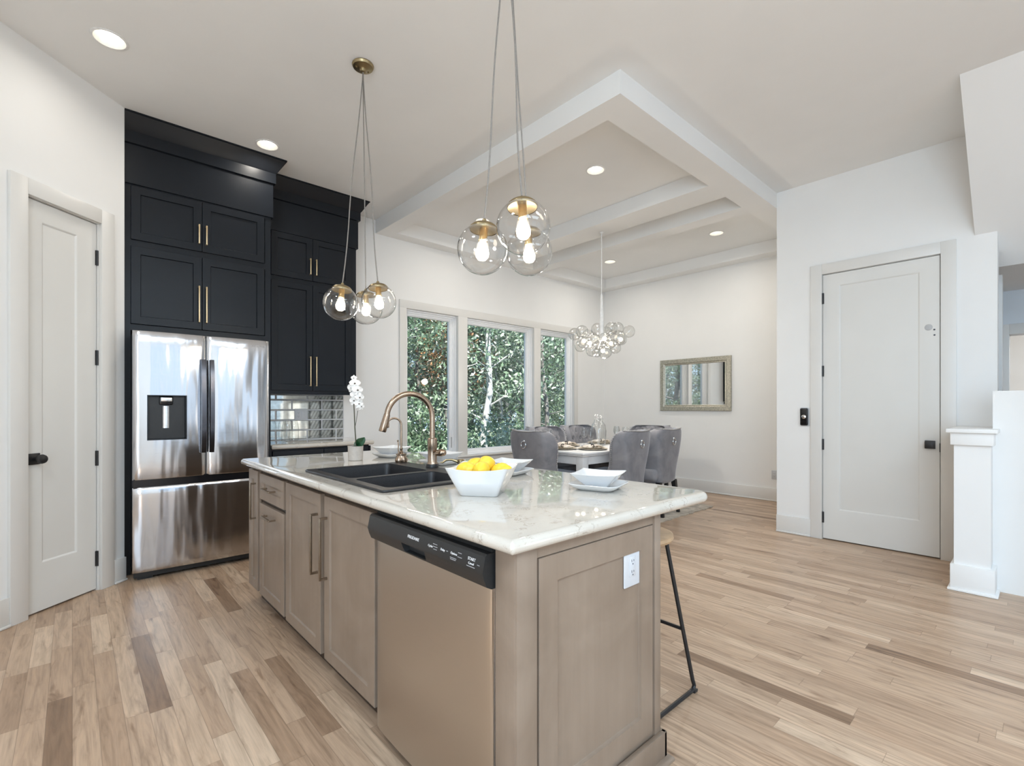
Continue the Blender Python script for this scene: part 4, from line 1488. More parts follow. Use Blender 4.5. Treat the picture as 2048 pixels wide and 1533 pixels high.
# four place settings along the seating side
def plate_mb(w=0.205):
    b = MB()
    b.loft([sq_ring(w * 0.66, 0.0, 0.03), sq_ring(w * 0.70, 0.002, 0.03), sq_ring(w * 0.92, 0.015, 0.035), sq_ring(w, 0.024, 0.04), sq_ring(w - 0.004, 0.0255, 0.04),
            sq_ring(w * 0.90, 0.018, 0.035), sq_ring(w * 0.70, 0.007, 0.03), sq_ring(w * 0.4, 0.0065, 0.02)])
    return b
spots = [((1.560, 1.205), 18, 'closest to the dishwasher end of the island'), ((1.580, 1.770), 14, 'just behind the lemon bowl'),
         ((1.570, 2.335), 10, 'behind the tall faucet'), ((1.560, 2.900), 8, 'beyond the small tap, nearest the orchid')]
p0 = b0 = None
for i, ((x, y), rz, w) in enumerate(spots):
    if p0 is None:
        p0 = plate_mb().build('plate', 'ceramic', angle=60); q = p0
        b0 = square_bowl(0.078, 0.185, 0.060, 0.004, 0.004, 0.010, 0.006).build('bowl', 'ceramic', angle=50); c = b0
    else:
        q = copy_tree(p0); c = copy_tree(b0)
    q.location = (x, y, CZ1); q.rotation_euler = (0, 0, R(rz))
    c.location = (x, y, CZ1 + 0.0072); c.rotation_euler = (0, 0, R(rz + 4))
    tag(q, 'white square plate under a bowl, ' + w, 'plate', 'square plates on the island')
    tag(c, 'small white square bowl on a plate, ' + w, 'bowl', 'square bowls on the island')

# orchid
OX, OY = 1.290, 2.855
t = thing('orchid', 'white orchid with one green leaf in a taupe pot on the island', 'orchid', (OX, OY, CZ1))
b = MB()
b.lathe([(0.040, 0.0), (0.043, 0.003), (0.046, 0.085), (0.0475, 0.088), (0.045, 0.088), (0.042, 0.078)], seg=32, cap1=False)
b.build('pot', 'pot', t)
b = MB(); b.lathe([(0.042, 0.076), (0.03, 0.084), (0.012, 0.087), (0.001, 0.087)], seg=20, cap0=False); b.build('moss', 'soil', t)
b = MB()
# camera-left is roughly (-0.74, 0.67); the stem leans that way a little at the top
cl = Vector((-0.74, 0.67, 0))
stem_pts = [Vector((0, 0, 0.08)) - cl * 0.004, Vector((0, 0, 0.20)) + cl * 0.004, Vector((0, 0, 0.30)) + cl * 0.008, Vector((0, 0, 0.38)) + cl * 0.012, Vector((0, 0, 0.44)) + cl * 0.017, Vector((0, 0, 0.487)) + cl * 0.016, Vector((0, 0, 0.505)) + cl * 0.008]
b.tube(stem_pts, [0.0042, 0.0038, 0.0034, 0.003, 0.0026, 0.0022, 0.0016], 8)
b.tube([stem_pts[1] * 1.0, Vector((0, 0, 0.24)) - cl * 0.004, Vector((0, 0, 0.305)) - cl * 0.014], 0.0016, 6)
b.tube([Vector((0.003, 0.003, 0.08)), Vector((0.003, 0.004, 0.29)) + cl * 0.009], 0.0022, 6)
b.build('stem', 'stem', t)
def leaf(b, p0, d, up, L, wd, curl):
    """broad strap leaf growing along d, its blade standing in the plane of d and up"""
    d = d.normalized(); up = up.normalized(); nrm = d.cross(up).normalized()
    def fn(u, v):
        a = u * curl
        c = p0 + d * (L * math.sin(a) / curl) + up * (L * (1 - math.cos(a)) / curl) + nrm * (0.012 * math.sin(PI * u))
        w = wd * math.sin(PI * min(1.0, 0.10 + 0.90 * u)) ** 0.55 if u < 1 else 0.0005
        side = (up * math.cos(a) - d * math.sin(a)) * 0.85 + nrm * 0.5
        return c + side.normalized() * (v * w) + nrm * (0.45 * w * abs(v))
    b.grid(fn, [i / 10 for i in range(11)], [-1, -0.6, -0.25, 0, 0.25, 0.6, 1])
zz_ = Vector((0, 0, 1))
for pos, dd, uu, L, wd, cu in ((Vector((0, 0, 0.086)) - cl * 0.006, -cl + zz_ * 0.55, zz_, 0.066, 0.030, 0.9), (Vector((0, 0, 0.086)), -cl * 0.3 + zz_, -cl, 0.056, 0.022, 0.8),
                           (Vector((0.0, 0, 0.084)), Vector((0.7, 0.6, 0.5)), zz_, 0.05, 0.018, 0.8)):
    b = MB(); leaf(b, pos, dd, uu, L, wd, cu)
    o = b.build('leaf', 'orchid_leaf', t)
    m = o.modifiers.new('thick', 'SOLIDIFY'); m.thickness = 0.002
    subsurf(o, 1)
def blossom(center, facing, size):
    """five broad petals and a small lip, one mesh per flower"""
    b = MB()
    f = facing.normalized()
    u = f.cross(Vector((0, 0, 1))).normalized(); w = u.cross(f)
    for k in range(5):
        a = 2 * PI * k / 5 + PI / 2
        dr = u * math.cos(a) + w * math.sin(a)
        sd = f.cross(dr)
        wd = size * (0.50 if k in (1, 4) else 0.34)
        L = size
        def fn(q, v):
            ww = wd * (math.sin(PI * min(1.0, q * 0.92 + 0.06)) ** 0.65) if q < 1 else 0.001
            return center + dr * (L * q) + sd * (v * ww) + f * (0.10 * size - 0.30 * size * q * q + 0.12 * size * v * v)
        b.grid(fn, [i / 7 for i in range(8)], [-1, -0.5, 0, 0.5, 1])
    o = b.build('flower', 'petal', t)
    md = o.modifiers.new('thick', 'SOLIDIFY'); md.thickness = 0.0012
    subsurf(o, 1)
    h = MB(); h.sphere(center + f * size * 0.16, size * 0.17, 10, 8, (1, 1, 0.8)); h.build('lip', 'petal_heart', o)
cam_dir = Vector((-1.29, -2.85, 0.1)).normalized()
fl = [((0.010, 0.505), 0.020, 0.3), ((0.004, 0.470), 0.036, 0.1), ((0.022, 0.445), 0.034, 0.6), ((-0.012, 0.430), 0.036, -0.4), ((0.000, 0.400), 0.036, 0.1), ((-0.024, 0.385), 0.032, -0.6), ((0.008, 0.365), 0.032, 0.4), ((-0.020, 0.345), 0.030, -0.5), ((-0.034, 0.330), 0.024, -0.9)]
for i, ((s_, z_), sz, tw) in enumerate(fl):
    fac = (cam_dir + cl * tw * 0.8 + Vector((0, 0, 0.15 * math.sin(i * 2.1)))).normalized()
    blossom(Vector((0, 0, z_)) + cl * s_ + cam_dir * 0.012 * (1 if i % 2 else 0.4), fac, sz)

# stool on the seating side
t = thing('bar_stool', 'counter stool with round wooden seat and thin black sled frame by the island', 'stool', (0, 0, 0))
b = MB()
b.lathe([(0.001, 0.664), (0.150, 0.664), (0.166, 0.668), (0.172, 0.678), (0.170, 0.690), (0.160, 0.695), (0.08, 0.690), (0.001, 0.688)], (1.785, 1.200, 0), 40)
b.build('seat', 'stool_wood', t)
fx = [(1.988, 1.022), (1.600, 1.022), (1.988, 1.378), (1.600, 1.378)]
tp = [(1.865, 1.085), (1.705, 1.085), (1.865, 1.315), (1.705, 1.315)]
for (x, y), (a, c) in zip(fx, tp):
    b = MB()
    k = 0.05
    dx = 0.02 if x > 1.8 else -0.02
    b.tube([(a, c, 0.664), (a + (x - a) * 0.5, c + (y - c) * 0.5, 0.335), (a + (x - a) * 0.94, c + (y - c) * 0.94, 0.052), (x, y, 0.026), (x - dx * 0.5, y, 0.012), (x - dx * 1.6, y, 0.0095)], 0.0085, 10)
    b.build('leg', 'black_metal', t)
for y in (1.022, 1.378):
    b = MB(); b.tube([(1.965, y, 0.0095), (1.623, y, 0.0095)], 0.0085, 10); b.build('floor_bar', 'black_metal', t)
for i in (0, 1):
    f_ = 0.585
    a = Vector((tp[i][0] + (fx[i][0] - tp[i][0]) * f_, tp[i][1] + (fx[i][1] - tp[i][1]) * f_, 0.664 * (1 - f_)))
    c = Vector((tp[i + 2][0] + (fx[i + 2][0] - tp[i + 2][0]) * f_, tp[i + 2][1] + (fx[i + 2][1] - tp[i + 2][1]) * f_, 0.664 * (1 - f_)))
    b = MB(); b.tube([a, c], 0.0075, 10); b.build('footrest', 'black_metal', t)
for x, y in ((1.985, 1.022), (1.603, 1.022), (1.985, 1.378), (1.603, 1.378)):
    b = MB(); b.box(x - 0.014, x + 0.014, y - 0.012, y + 0.012, 0.0, 0.012, 0.002); b.build('foot', 'black_plastic', t)

# ------------------------------------------------------------------ pendants and downlights
GR = 0.1015
def cam_point(px, py, d):
    """turns a measured picture point and a distance into a place in the room"""
    c, s_ = math.cos(R(42.2)), math.sin(R(42.2))
    k = (px - 1024) / 969.7
    return Vector((d * (s_ + c * k), d * (c - s_ * k), 1.226 - (py - 815) * d / 969.7))
def pendant(canopy, globes, label):
    t = thing('pendant_light', label, 'pendant light', (0, 0, 0), 0, 'globe pendants over the island')
    b = MB()
    b.lathe([(0.001, CEIL - 0.0005), (0.064, CEIL - 0.0005), (0.066, CEIL - 0.006), (0.060, CEIL - 0.018), (0.030, CEIL - 0.024), (0.020, CEIL - 0.030), (0.016, CEIL - 0.044), (0.001, CEIL - 0.047)], (canopy[0], canopy[1], 0), 36)
    for sx in (-0.04, 0.04):
        b.lathe([(0.005, CEIL - 0.019), (0.005, CEIL - 0.026), (0.001, CEIL - 0.027)], (canopy[0] + sx, canopy[1] + 0.01, 0), 10)
    b.build('canopy', 'antique_brass', t)
    top = Vector((canopy[0], canopy[1], CEIL - 0.045))
    for k, g in enumerate(globes):
        ax = (top - g); ax.x *= 0.9; ax.y *= 0.9
        ax.normalize()
        q = Vector((0, 0, 1)).rotation_difference(ax).to_matrix().to_4x4()
        M4 = Matrix.Translation(g) @ q
        b = MB()
        n = 22
        a0 = math.asin(0.052 / GR)
        pr = [(GR * math.sin(a0 + (PI - a0) * i / n), GR * math.cos(a0 + (PI - a0) * i / n)) for i in range(n + 1)]
        b.lathe(pr, seg=40, cap0=False, cap1=False)
        bmesh.ops.remove_doubles(b.bm, verts=b.bm.verts[:], dist=0.0002)
        go = b.build('globe', 'globe_glass', t, M4, angle=180)
        b = MB()
        zc = GR * math.cos(a0)
        b.lathe([(0.056, zc - 0.012), (0.058, zc - 0.004), (0.056, zc + 0.002), (0.045, zc + 0.012), (0.028, zc + 0.019), (0.010, zc + 0.022), (0.008, zc + 0.034), (0.004, zc + 0.038), (0.001, zc + 0.038)], seg=32, cap0=False)
        b.lathe([(0.055, zc - 0.010), (0.030, zc - 0.004), (0.001, zc - 0.003)], seg=32, cap0=False, cap1=False)
        b.build('cap', 'antique_brass', go, M4)
        b = MB()
        b.lathe([(0.0165, zc - 0.003), (0.0165, zc - 0.046), (0.0185, zc - 0.050), (0.0185, zc - 0.054), (0.001, zc - 0.054)], seg=24)
        b.build('socket', 'brass', go, M4)
        b = MB()
        b.lathe([(0.013, zc - 0.055), (0.015, zc - 0.068), (0.024, zc - 0.086), (0.0275, zc - 0.102), (0.0255, zc - 0.118), (0.016, zc - 0.130), (0.001, zc - 0.134)], seg=20)
        b.build('bulb', 'bulb', go, M4)
        b = MB()
        e = g + ax * (zc + 0.036)
        side = Vector((math.cos(k * 2.1), math.sin(k * 2.1), 0)) * 0.006
        pts = []
        for i in range(13):
            s_ = i / 12
            p = top.lerp(e, s_) + side * math.sin(s_ * PI * 3) * (0.4 + 0.6 * s_)
            pts.append(p)
        b.tube(pts, 0.0033, 6)
        b.build('cord', 'cord', t)
        # the light this bulb gives
        add_light('bulb_light', 'POINT', tuple(g + ax * (zc - 0.165)), 2.0, (1.0, 0.88, 0.72), parent=t, shadow_soft_size=0.025)
    return t
pendant((1.337, 2.852), [cam_point(681.5, 607, 2.86), cam_point(758, 603.5, 2.89), cam_point(732, 617.5, 3.07)],
        'brass canopy with three clear globes hanging over the sink end of the island')
pendant((1.33, 1.50), [cam_point(965, 499, 1.95), cam_point(1046.5, 455, 1.81), cam_point(1058, 505, 2.12)],
        'cluster of three clear globes hanging nearest, its canopy out of sight')

dl = [((0.159, 3.634), CEIL, 'recessed ceiling light nearest the pantry door'),
      ((1.171, 4.241), CEIL, 'recessed ceiling light just in front of the black crown moulding'),
      ((3.473, 2.716), CEIL, 'recessed light in the wide tray bay above the dining room'),
      ((3.460, 4.316), CEIL, 'recessed light in the wide tray bay, peeking over a glass globe'),
      ((5.825, 2.708), CEIL, 'recessed light in the far tray bay, nearer the tall door'),
      ((5.814, 4.282), CEIL, 'recessed light in the far tray bay, near the chandelier rod')]
d0 = None
for i, ((x, y), z, lab) in enumerate(dl):
    if d0 is None:
        d0 = thing('recessed_light', lab, 'ceiling light', (x, y, z), 0, 'recessed ceiling lights')
        b = MB()
        b.lathe([(0.088, -0.0005), (0.088, -0.004), (0.084, -0.006), (0.076, -0.0055), (0.076, -0.0006)], seg=40, cap0=False, cap1=False)
        b.build('trim_ring', 'white_metal', d0)
        b = MB()
        b.lathe([(0.0755, -0.0045), (0.064, 0.03), (0.056, 0.052)], seg=40, cap0=False, cap1=False)
        b.build('reflector', 'reflector', d0)
        b = MB()
        b.lathe([(0.0555, 0.050), (0.03, 0.049), (0.001, 0.049)], seg=40, cap0=False, cap1=True)
        b.build('lens', 'lens', d0)
        q = d0
    else:
        q = copy_tree(d0)
        q.location = (x, y, z)
        q['label'] = lab
    add_light('downlight', 'AREA', (0, 0, -0.008), (2.2, 3.4, 3.5, 2.4, 5.5, 3.8)[i], (1.0, 0.94, 0.85), (0, 0, 0), q, shape='DISK', size=0.10, spread=R(165))
# holes in ceiling for the cans
ce = bpy.data.objects['ceiling']
c2 = MB()
for (x, y), z, lab in dl:
    c2.lathe([(0.080, CEIL - 0.02), (0.080, CEIL + 0.10)], (x, y, 0), 32)
cut(ce, c2)

# bubble chandelier
CX, CY = 4.422, 3.373
t = thing('chandelier', 'chandelier of clustered clear bubbles hanging over the dining table', 'chandelier', (CX, CY, 0))
b = MB()
b.lathe([(0.001, ZT - 0.0005), (0.022, ZT - 0.0005), (0.024, ZT - 0.010), (0.012, ZT - 0.018), (0.001, ZT - 0.019)], seg=20)
b.build('canopy', 'white_metal', t)
b = MB(); b.tube([(0, 0, ZT - 0.015), (0, 0, 2.49)], 0.0055, 8); b.build('cable', 'white_metal', t)
b = MB()
b.lathe([(0.007, 2.50), (0.012, 2.49), (0.016, 2.36), (0.024, 2.22), (0.030, 2.06), (0.022, 1.98), (0.001, 1.97)], seg=20)
b.build('stem', 'white_metal', t)
bub = [(420, 245, 105, .12), (545, 200, 105, -.08), (810, 165, 110, .05), (1045, 150, 110, -.05), (1150, 150, 110, .18), (1345, 200, 105, .10), (570, 380, 105, -.15), (740, 330, 112, -.22),
       (930, 330, 110, -.26), (1160, 310, 130, -.12), (520, 450, 100, .04), (720, 520, 110, -.05), (940, 550, 115, -.10), (1110, 480, 100, .08), (1215, 340, 95, .06), (860, 430, 105, .15), (1010, 400, 105, .02), (650, 270, 105, .16), (960, 215, 100, .22), (800, 560, 80, .12)]
lit = [(580, 360, -.15), (680, 400, -.20), (930, 320, -.26), (1040, 400, .02), (900, 530, -.10), (1205, 335, -.12)]
gl0 = None
for zx, zy, zr, dd in bub:
    p = cam_point(1100 + .1172 * zx, 640 + .1172 * zy, 5.47 + dd)
    r = .1172 * zr / 969.7 * (5.47 + dd)
    b = MB(); b.sphere((0, 0, 0), r, 24, 14)
    o = b.build('globe', 'bubble_glass', t, angle=180)
    o.location = p - Vector((CX, CY, 0))
b = MB()
hub = Vector((0, 0, 2.0))
for zx, zy, zr, dd in bub:
    p = cam_point(1100 + .1172 * zx, 640 + .1172 * zy, 5.47 + dd) - Vector((CX, CY, 0))
    dv = (p - hub)
    b.tube([hub, hub + dv * 0.75], 0.003, 5)
b.build('arms', 'white_metal', t)
for zx, zy, dd in lit:
    p = cam_point(1100 + .1172 * zx, 640 + .1172 * zy, 5.47 + dd) - Vector((CX, CY, 0))
    b = MB(); b.sphere(p, 0.022, 14, 10); b.build('bulb', 'small_bulb', t)
add_light('chandelier_light', 'POINT', (0, 0, 1.66), 22, (1.0, 0.91, 0.80), parent=t, shadow_soft_size=0.05)

# ------------------------------------------------------------------ dining corner
RX0, RX1, RY0, RY1 = 3.25, 5.84, 2.745, 4.45
b = MB()
n = 60
pts = []
def wav(i, a=0.008):
    return a * math.sin(i * 1.7) + a * 0.6 * math.sin(i * 0.63 + 1)
bot = [Vector((RX0 + (RX1 - RX0) * i / n, RY0 + wav(i), 0)) for i in range(n + 1)]
rgt = [Vector((RX1 + wav(i + 9), RY0 + (RY1 - RY0) * i / 40, 0)) for i in range(1, 41)]
top_ = [Vector((RX1 - (RX1 - RX0) * i / n, RY1 + wav(i + 5), 0)) for i in range(1, n + 1)]
lft = [Vector((RX0 + wav(i + 3), RY1 - (RY1 - RY0) * i / 40, 0)) for i in range(1, 40)]
loop = bot + rgt + top_ + lft
b.loft([[p + Vector((0, 0, 0.001)) for p in loop], [p + Vector((0, 0, 0.012)) for p in loop]])
rg = b.build('rug', 'rug')
tag(rg, 'beige and grey woven rug under the dining table', 'rug')

TX0_, TX1_, TY0_, TY1_ = 3.79, 5.45, 3.115, 4.03
RZ = 0.012
t = thing('dining_table', 'white painted dining table with turned corner legs', 'table', (0, 0, 0))
b = MB()
slab(b, TX0_, TX1_, TY0_, TY1_, 0.738, 0.765, 0.012, 0.012, 4, 4)
slab(b, TX0_ + 0.012, TX1_ - 0.012, TY0_ + 0.012, TY1_ - 0.012, 0.726, 0.739, 0.008, 0.004, 2, 3)
b.build('tabletop', 'table_white', t)
b = MB()
i_ = 0.05
b.box(TX0_ + i_, TX1_ - i_, TY0_ + i_, TY0_ + i_ + 0.022, 0.635, 0.727, 0.002)
b.box(TX0_ + i_, TX1_ - i_, TY1_ - i_ - 0.022, TY1_ - i_, 0.635, 0.727, 0.002)
b.box(TX0_ + i_, TX0_ + i_ + 0.022, TY0_ + i_, TY1_ - i_, 0.635, 0.727, 0.002)
b.box(TX1_ - i_ - 0.022, TX1_ - i_, TY0_ + i_, TY1_ - i_, 0.635, 0.727, 0.002)
b.build('apron', 'table_white', t)
for x in (TX0_ + 0.085, TX1_ - 0.085):
    for y in (TY0_ + 0.085, TY1_ - 0.085):
        b = MB()
        b.box(x - 0.045, x + 0.045, y - 0.045, y + 0.045, 0.565, 0.727, 0.003)
        b.lathe([(0.030, RZ), (0.036, 0.03), (0.032, 0.07), (0.036, 0.12), (0.052, 0.36), (0.058, 0.43), (0.050, 0.475), (0.040, 0.490), (0.056, 0.505), (0.056, 0.525), (0.042, 0.535), (0.050, 0.550), (0.050, 0.566)], (x, y, 0), 24)
        b.build('leg', 'table_white', t)

def dining_chair():
    t = thing('dining_chair', 'x', 'chair', (0, 0, 0), 0, 'velvet chairs around the dining table')
    # chair looks along +y; the wing back wraps round at the rear
    zs = [0.345, 0.40, 0.48, 0.56, 0.64, 0.72, 0.80, 0.87, 0.925, 0.960, 0.978]
    def half(z):
        ks = [(0.345, .212), (0.42, .220), (0.52, .232), (0.60, .252), (0.70, .284), (0.80, .303), (0.90, .303), (0.945, .290), (0.968, .262), (0.980, .225)]
        for (a, va), (c, vc) in zip(ks, ks[1:]):
            if z <= c:
                return va + (vc - va) * max(0, (z - a)) / (c - a)
        return ks[-1][1]
    def wing(z):
        ks = [(0.345, .32), (0.46, .27), (0.54, .215), (0.62, .185), (0.72, .180), (0.86, .180), (0.93, .155), (0.98, .10)]
        for (a, va), (c, vc) in zip(ks, ks[1:]):
            if z <= c:
                return va + (vc - va) * max(0, (z - a)) / (c - a)
        return ks[-1][1]
    us = [-1, -0.95, -0.88, -0.80, -0.70, -0.55, -0.35, -0.15, 0, 0.15, 0.35, 0.55, 0.70, 0.80, 0.88, 0.95, 1]
    def lean(z):
        return -0.245 - 0.10 * max(0, z - 0.45)
    def outer(u, z, off=0.0):
        h = half(z) - off
        a = abs(u)
        sg = 1 if u > 0 else -1
        if a <= 0.70:
            x = h * (a / 0.70) * 0.93 * sg
            y = lean(z) + 0.028 * (a / 0.7) ** 3 + off
        else:
            k = (a - 0.70) / 0.30
            x = sg * h * (0.93 + 0.07 * math.sin(k * PI / 2))
            y = lean(z) + 0.028 + off + (wing(z) - 0.02) * k
        dip = -0.010 * (1 - min(1, a / 0.6) ** 2) if z > 0.95 else 0
        return Vector((x, y, z + dip))
    b = MB()
    rings = []
    for z in zs:
        o_ = [outer(u, z) for u in us]
        i_ = [outer(u, z, 0.055 if z < 0.96 else 0.045) for u in reversed(us)]
        for p in i_:
            pass
        rings.append(o_ + i_)
    b.loft(rings)
    o = b.build('backrest', 'velvet', t, angle=70)
    subsurf(o, 1)
    # tufted inner cushion
    b = MB()
    rows = [0.60, 0.70, 0.80, 0.90]
    btn = []
    for r_, z in enumerate(rows):
        cols = [-0.14, 0.0, 0.14] if r_ % 2 else [-0.07, 0.07, 0.20, -0.20]
        btn += [(x, z) for x in cols]
    nx, nz = 34, 34
    def cush(u, v):
        z = 0.50 + 0.470 * v
        h = half(z) - 0.048
        x = h * u
        y = lean(z) + 0.068 + 0.012
        y += 0.030 * (1 - abs(u) ** 4) * min(1.0, (1 - v) * 6 + 0.12)
        y += (wing(z) - 0.04) * 0.55 * max(0, abs(u) - 0.75) / 0.25
        for bx, bz in btn:
            d = math.hypot(x - bx, z - bz)
            y -= 0.040 * math.exp(-(d / 0.026) ** 2)
        # diagonal folds between the buttons
        for sgn in (1, -1):
            s_ = (x + sgn * (z - 0.60) * 0.70) / 0.14
            fr_ = abs((s_ + 0.5) - math.floor(s_ + 0.5) - 0.5) if False else abs(((s_ + 0.5) % 1.0) - 0.5)
            y -= 0.018 * math.exp(-(fr_ / 0.09) ** 2)
        return Vector((x, y, z))
    b.grid(cush, [-1 + 2 * i / nx for i in range(nx + 1)], [i / nz for i in range(nz + 1)])
    o = b.build('tufted_cushion', 'velvet', t, angle=180)
    b = MB()
    for bx, bz in btn:
        b.sphere((bx, lean(bz) + 0.082 + 0.010, bz), 0.009, 8, 6)
    b.build('buttons', 'velvet', o)
    # seat
    b = MB()
    slab(b, -0.255, 0.255, -0.20, 0.305, 0.385, 0.535, [0.05, 0.05, 0.06, 0.06], 0.045, 5, 5)
    o = b.build('seat', 'velvet', t, angle=60)
    for x, y, dx, dy in ((-0.20, 0.25, 0, 0.01), (0.20, 0.25, 0, 0.01), (-0.19, -0.20, -0.01, -0.05), (0.19, -0.20, 0.01, -0.05)):
        b = MB()
        b.loft([[Vector((x + dx + sx * 0.016, y + dy + sy * 0.016, 0.0)) for sx, sy in ((-1, -1), (1, -1), (1, 1), (-1, 1))],
                [Vector((x + sx * 0.026, y + sy * 0.026, 0.378)) for sx, sy in ((-1, -1), (1, -1), (1, 1), (-1, 1))]])
        b.build('leg', 'black_metal', t)
    # nailheads along the wing edges and over the top
    b = MB()
    path = [outer(-1, z) for z in [0.38 + 0.02 * i for i in range(29)]]
    path += [outer(u, 0.974) for u in [-1 + 0.05 * i for i in range(1, 40)]]
    path += [outer(1, z) for z in [0.38 + 0.02 * i for i in reversed(range(29))]]
    for p in path:
        b.sphere(p + Vector((0, -0.001, 0)), 0.0065, 6, 4)
    b.build('nailhead_trim', 'nail', t)
    b = MB()
    yb = lean(0.84)
    b.torus((0, yb - 0.010, 0.828), 0.036, 0.0048, 'y', 26, 8)
    b.lathe([(0.015, 0.0), (0.013, 0.008), (0.006, 0.014), (0.001, 0.015)], (0, yb + 0.002, 0.866), 14, M4=Matrix.Rotation(R(90), 4, 'X'))
    b.build('ring_pull', 'chrome', t)
    return t
ch = dining_chair()
chairs = [((3.71, 3.57), -95, 'grey velvet chair at the table end nearest the island, ring on its back'),
          ((4.33, 3.10), 8, 'grey velvet chair seen from behind beside the white table corner leg'),
          ((4.98, 3.10), 5, 'grey velvet chair seen from behind, the one nearest the mirror wall, black leg showing'),
          ((4.33, 4.00), 180, 'tufted chair across the table, half hidden behind the island-end chair'),
          ((4.985, 4.03), 178, 'tufted chair across the table facing us beside the glass vase'),
          ((5.47, 3.50), 92, 'tufted chair at the mirror end, only its top showing behind two grey backs')]
for i, ((x, y), rz, lab) in enumerate(chairs):
    place(ch, (x, y, RZ + 0.0005), R(rz), lab, i == 0)

# table settings
TZ = 0.7655
def charger_mb(r=0.165):
    b = MB(); b.lathe([(0.10, 0), (0.11, 0.001), (r - 0.01, 0.010), (r, 0.014), (r - 0.002, 0.016), (r - 0.03, 0.009), (0.11, 0.005), (0.001, 0.005)], seg=36); return b
def dplate_mb(r=0.135):
    b = MB(); b.lathe([(0.08, 0), (0.09, 0.002), (r, 0.020), (r - 0.002, 0.022), (0.09, 0.007), (0.001, 0.006)], seg=36); return b
def napkin_mb():
    b = MB()
    for sg in (1, -1):
        def fn(u, v):
            w = 0.012 + 0.055 * u
            return Vector((sg * (0.005 + 0.10 * u), v * w, 0.018 + 0.020 * math.sin(PI * u) * (1 - 0.4 * abs(v)) + 0.006 * math.sin(v * 6 + u * 3)))
        b.grid(fn, [i / 8 for i in range(9)], [-1 + i / 5 for i in range(11)])
    return b
sets = [((4.20, 3.325), 0, 'near side of the table, behind the first grey chair back'), ((4.87, 3.325), 10, 'near side of the table, behind the second grey chair back'),
        ((4.33, 3.82), 180, 'far side of the table, in front of the half hidden chair'), ((4.985, 3.82), 175, 'far side of the table, in front of the tufted chair'),
        ((3.99, 3.575), 80, 'island end of the table'), ((5.25, 3.575), -90, 'mirror end of the table')]
c0 = None
for i, ((x, y), rz, w) in enumerate(sets):
    if c0 is None:
        c0 = charger_mb().build('charger_plate', 'charger'); q = c0
        e0 = dplate_mb().build('dinner_plate', 'charger'); e = e0
        n0 = napkin_mb().build('napkin', 'napkin', angle=180); nn = n0
        md = n0.modifiers.new('thick', 'SOLIDIFY'); md.thickness = 0.008
        b = MB(); b.torus((0, 0, 0.024), 0.019, 0.005, 'x', 18, 8); b.build('napkin_ring', 'black_metal', n0)
        g0 = thing('wine_glass', 'x', 'glass'); gq = g0
        b = MB(); b.lathe([(0.034, 0.0), (0.033, 0.002), (0.006, 0.006), (0.0035, 0.02), (0.0035, 0.085), (0.008, 0.095)], seg=20, cap1=False); b.build('foot', 'clear_glass', g0)
        b = MB(); b.lathe([(0.006, 0.095), (0.028, 0.112), (0.038, 0.145), (0.037, 0.175), (0.030, 0.215)], seg=24, cap0=False, cap1=False); b.build('bowl', 'clear_glass', g0)
    else:
        q, e, nn, gq = copy_tree(c0), copy_tree(e0), copy_tree(n0), copy_tree(g0)
    q.location = (x, y, TZ); e.location = (x, y, TZ + 0.006)
    nn.location = (x, y, TZ + 0.0135); nn.rotation_euler = (0, 0, R(rz))
    gx = x + (0.17 if abs(rz) < 60 or abs(rz) > 120 else 0.0); gy = y + (0.16 if y < 3.5 else (-0.13 if y > 3.7 else 0.19))
    gq.location = (gx, gy, TZ)
    tag(q, 'beige charger, ' + w, 'plate', 'chargers on the dining table')
    tag(e, 'beige dinner plate, ' + w, 'plate', 'dinner plates on the dining table')
    tag(nn, 'striped napkin, ' + w, 'napkin', 'napkins on the dining table')
    tag(gq, 'clear wine glass, ' + w, 'glass', 'wine glasses on the dining table')
t = thing('glass_vase', 'large clear glass jug with white sprigs in the middle of the table', 'vase', (4.66, 3.60, TZ))
b = MB(); b.lathe([(0.001, 0.004), (0.070, 0.003), (0.082, 0.02), (0.090, 0.10), (0.092, 0.18), (0.080, 0.25), (0.055, 0.285), (0.050, 0.31), (0.056, 0.325)], seg=32, cap1=False)
b.build('body', 'clear_glass', t)
b = MB()
for k in range(8):
    a = k * 2.4
    r_ = 0.03 + 0.065 * rnd.random()
    b.tube([(0.01 * math.cos(a), 0.01 * math.sin(a), 0.01), (0.03 * math.cos(a), 0.03 * math.sin(a), 0.2), (r_ * math.cos(a), r_ * math.sin(a), 0.30 + 0.09 * rnd.random())], 0.0010, 5)
    for j in range(4):
        b.sphere((r_ * math.cos(a) + rnd.uniform(-.02, .02), r_ * math.sin(a) + rnd.uniform(-.02, .02), 0.22 + 0.17 * rnd.random()), 0.0055, 6, 5)
b.build('sprigs', 'petal', t)

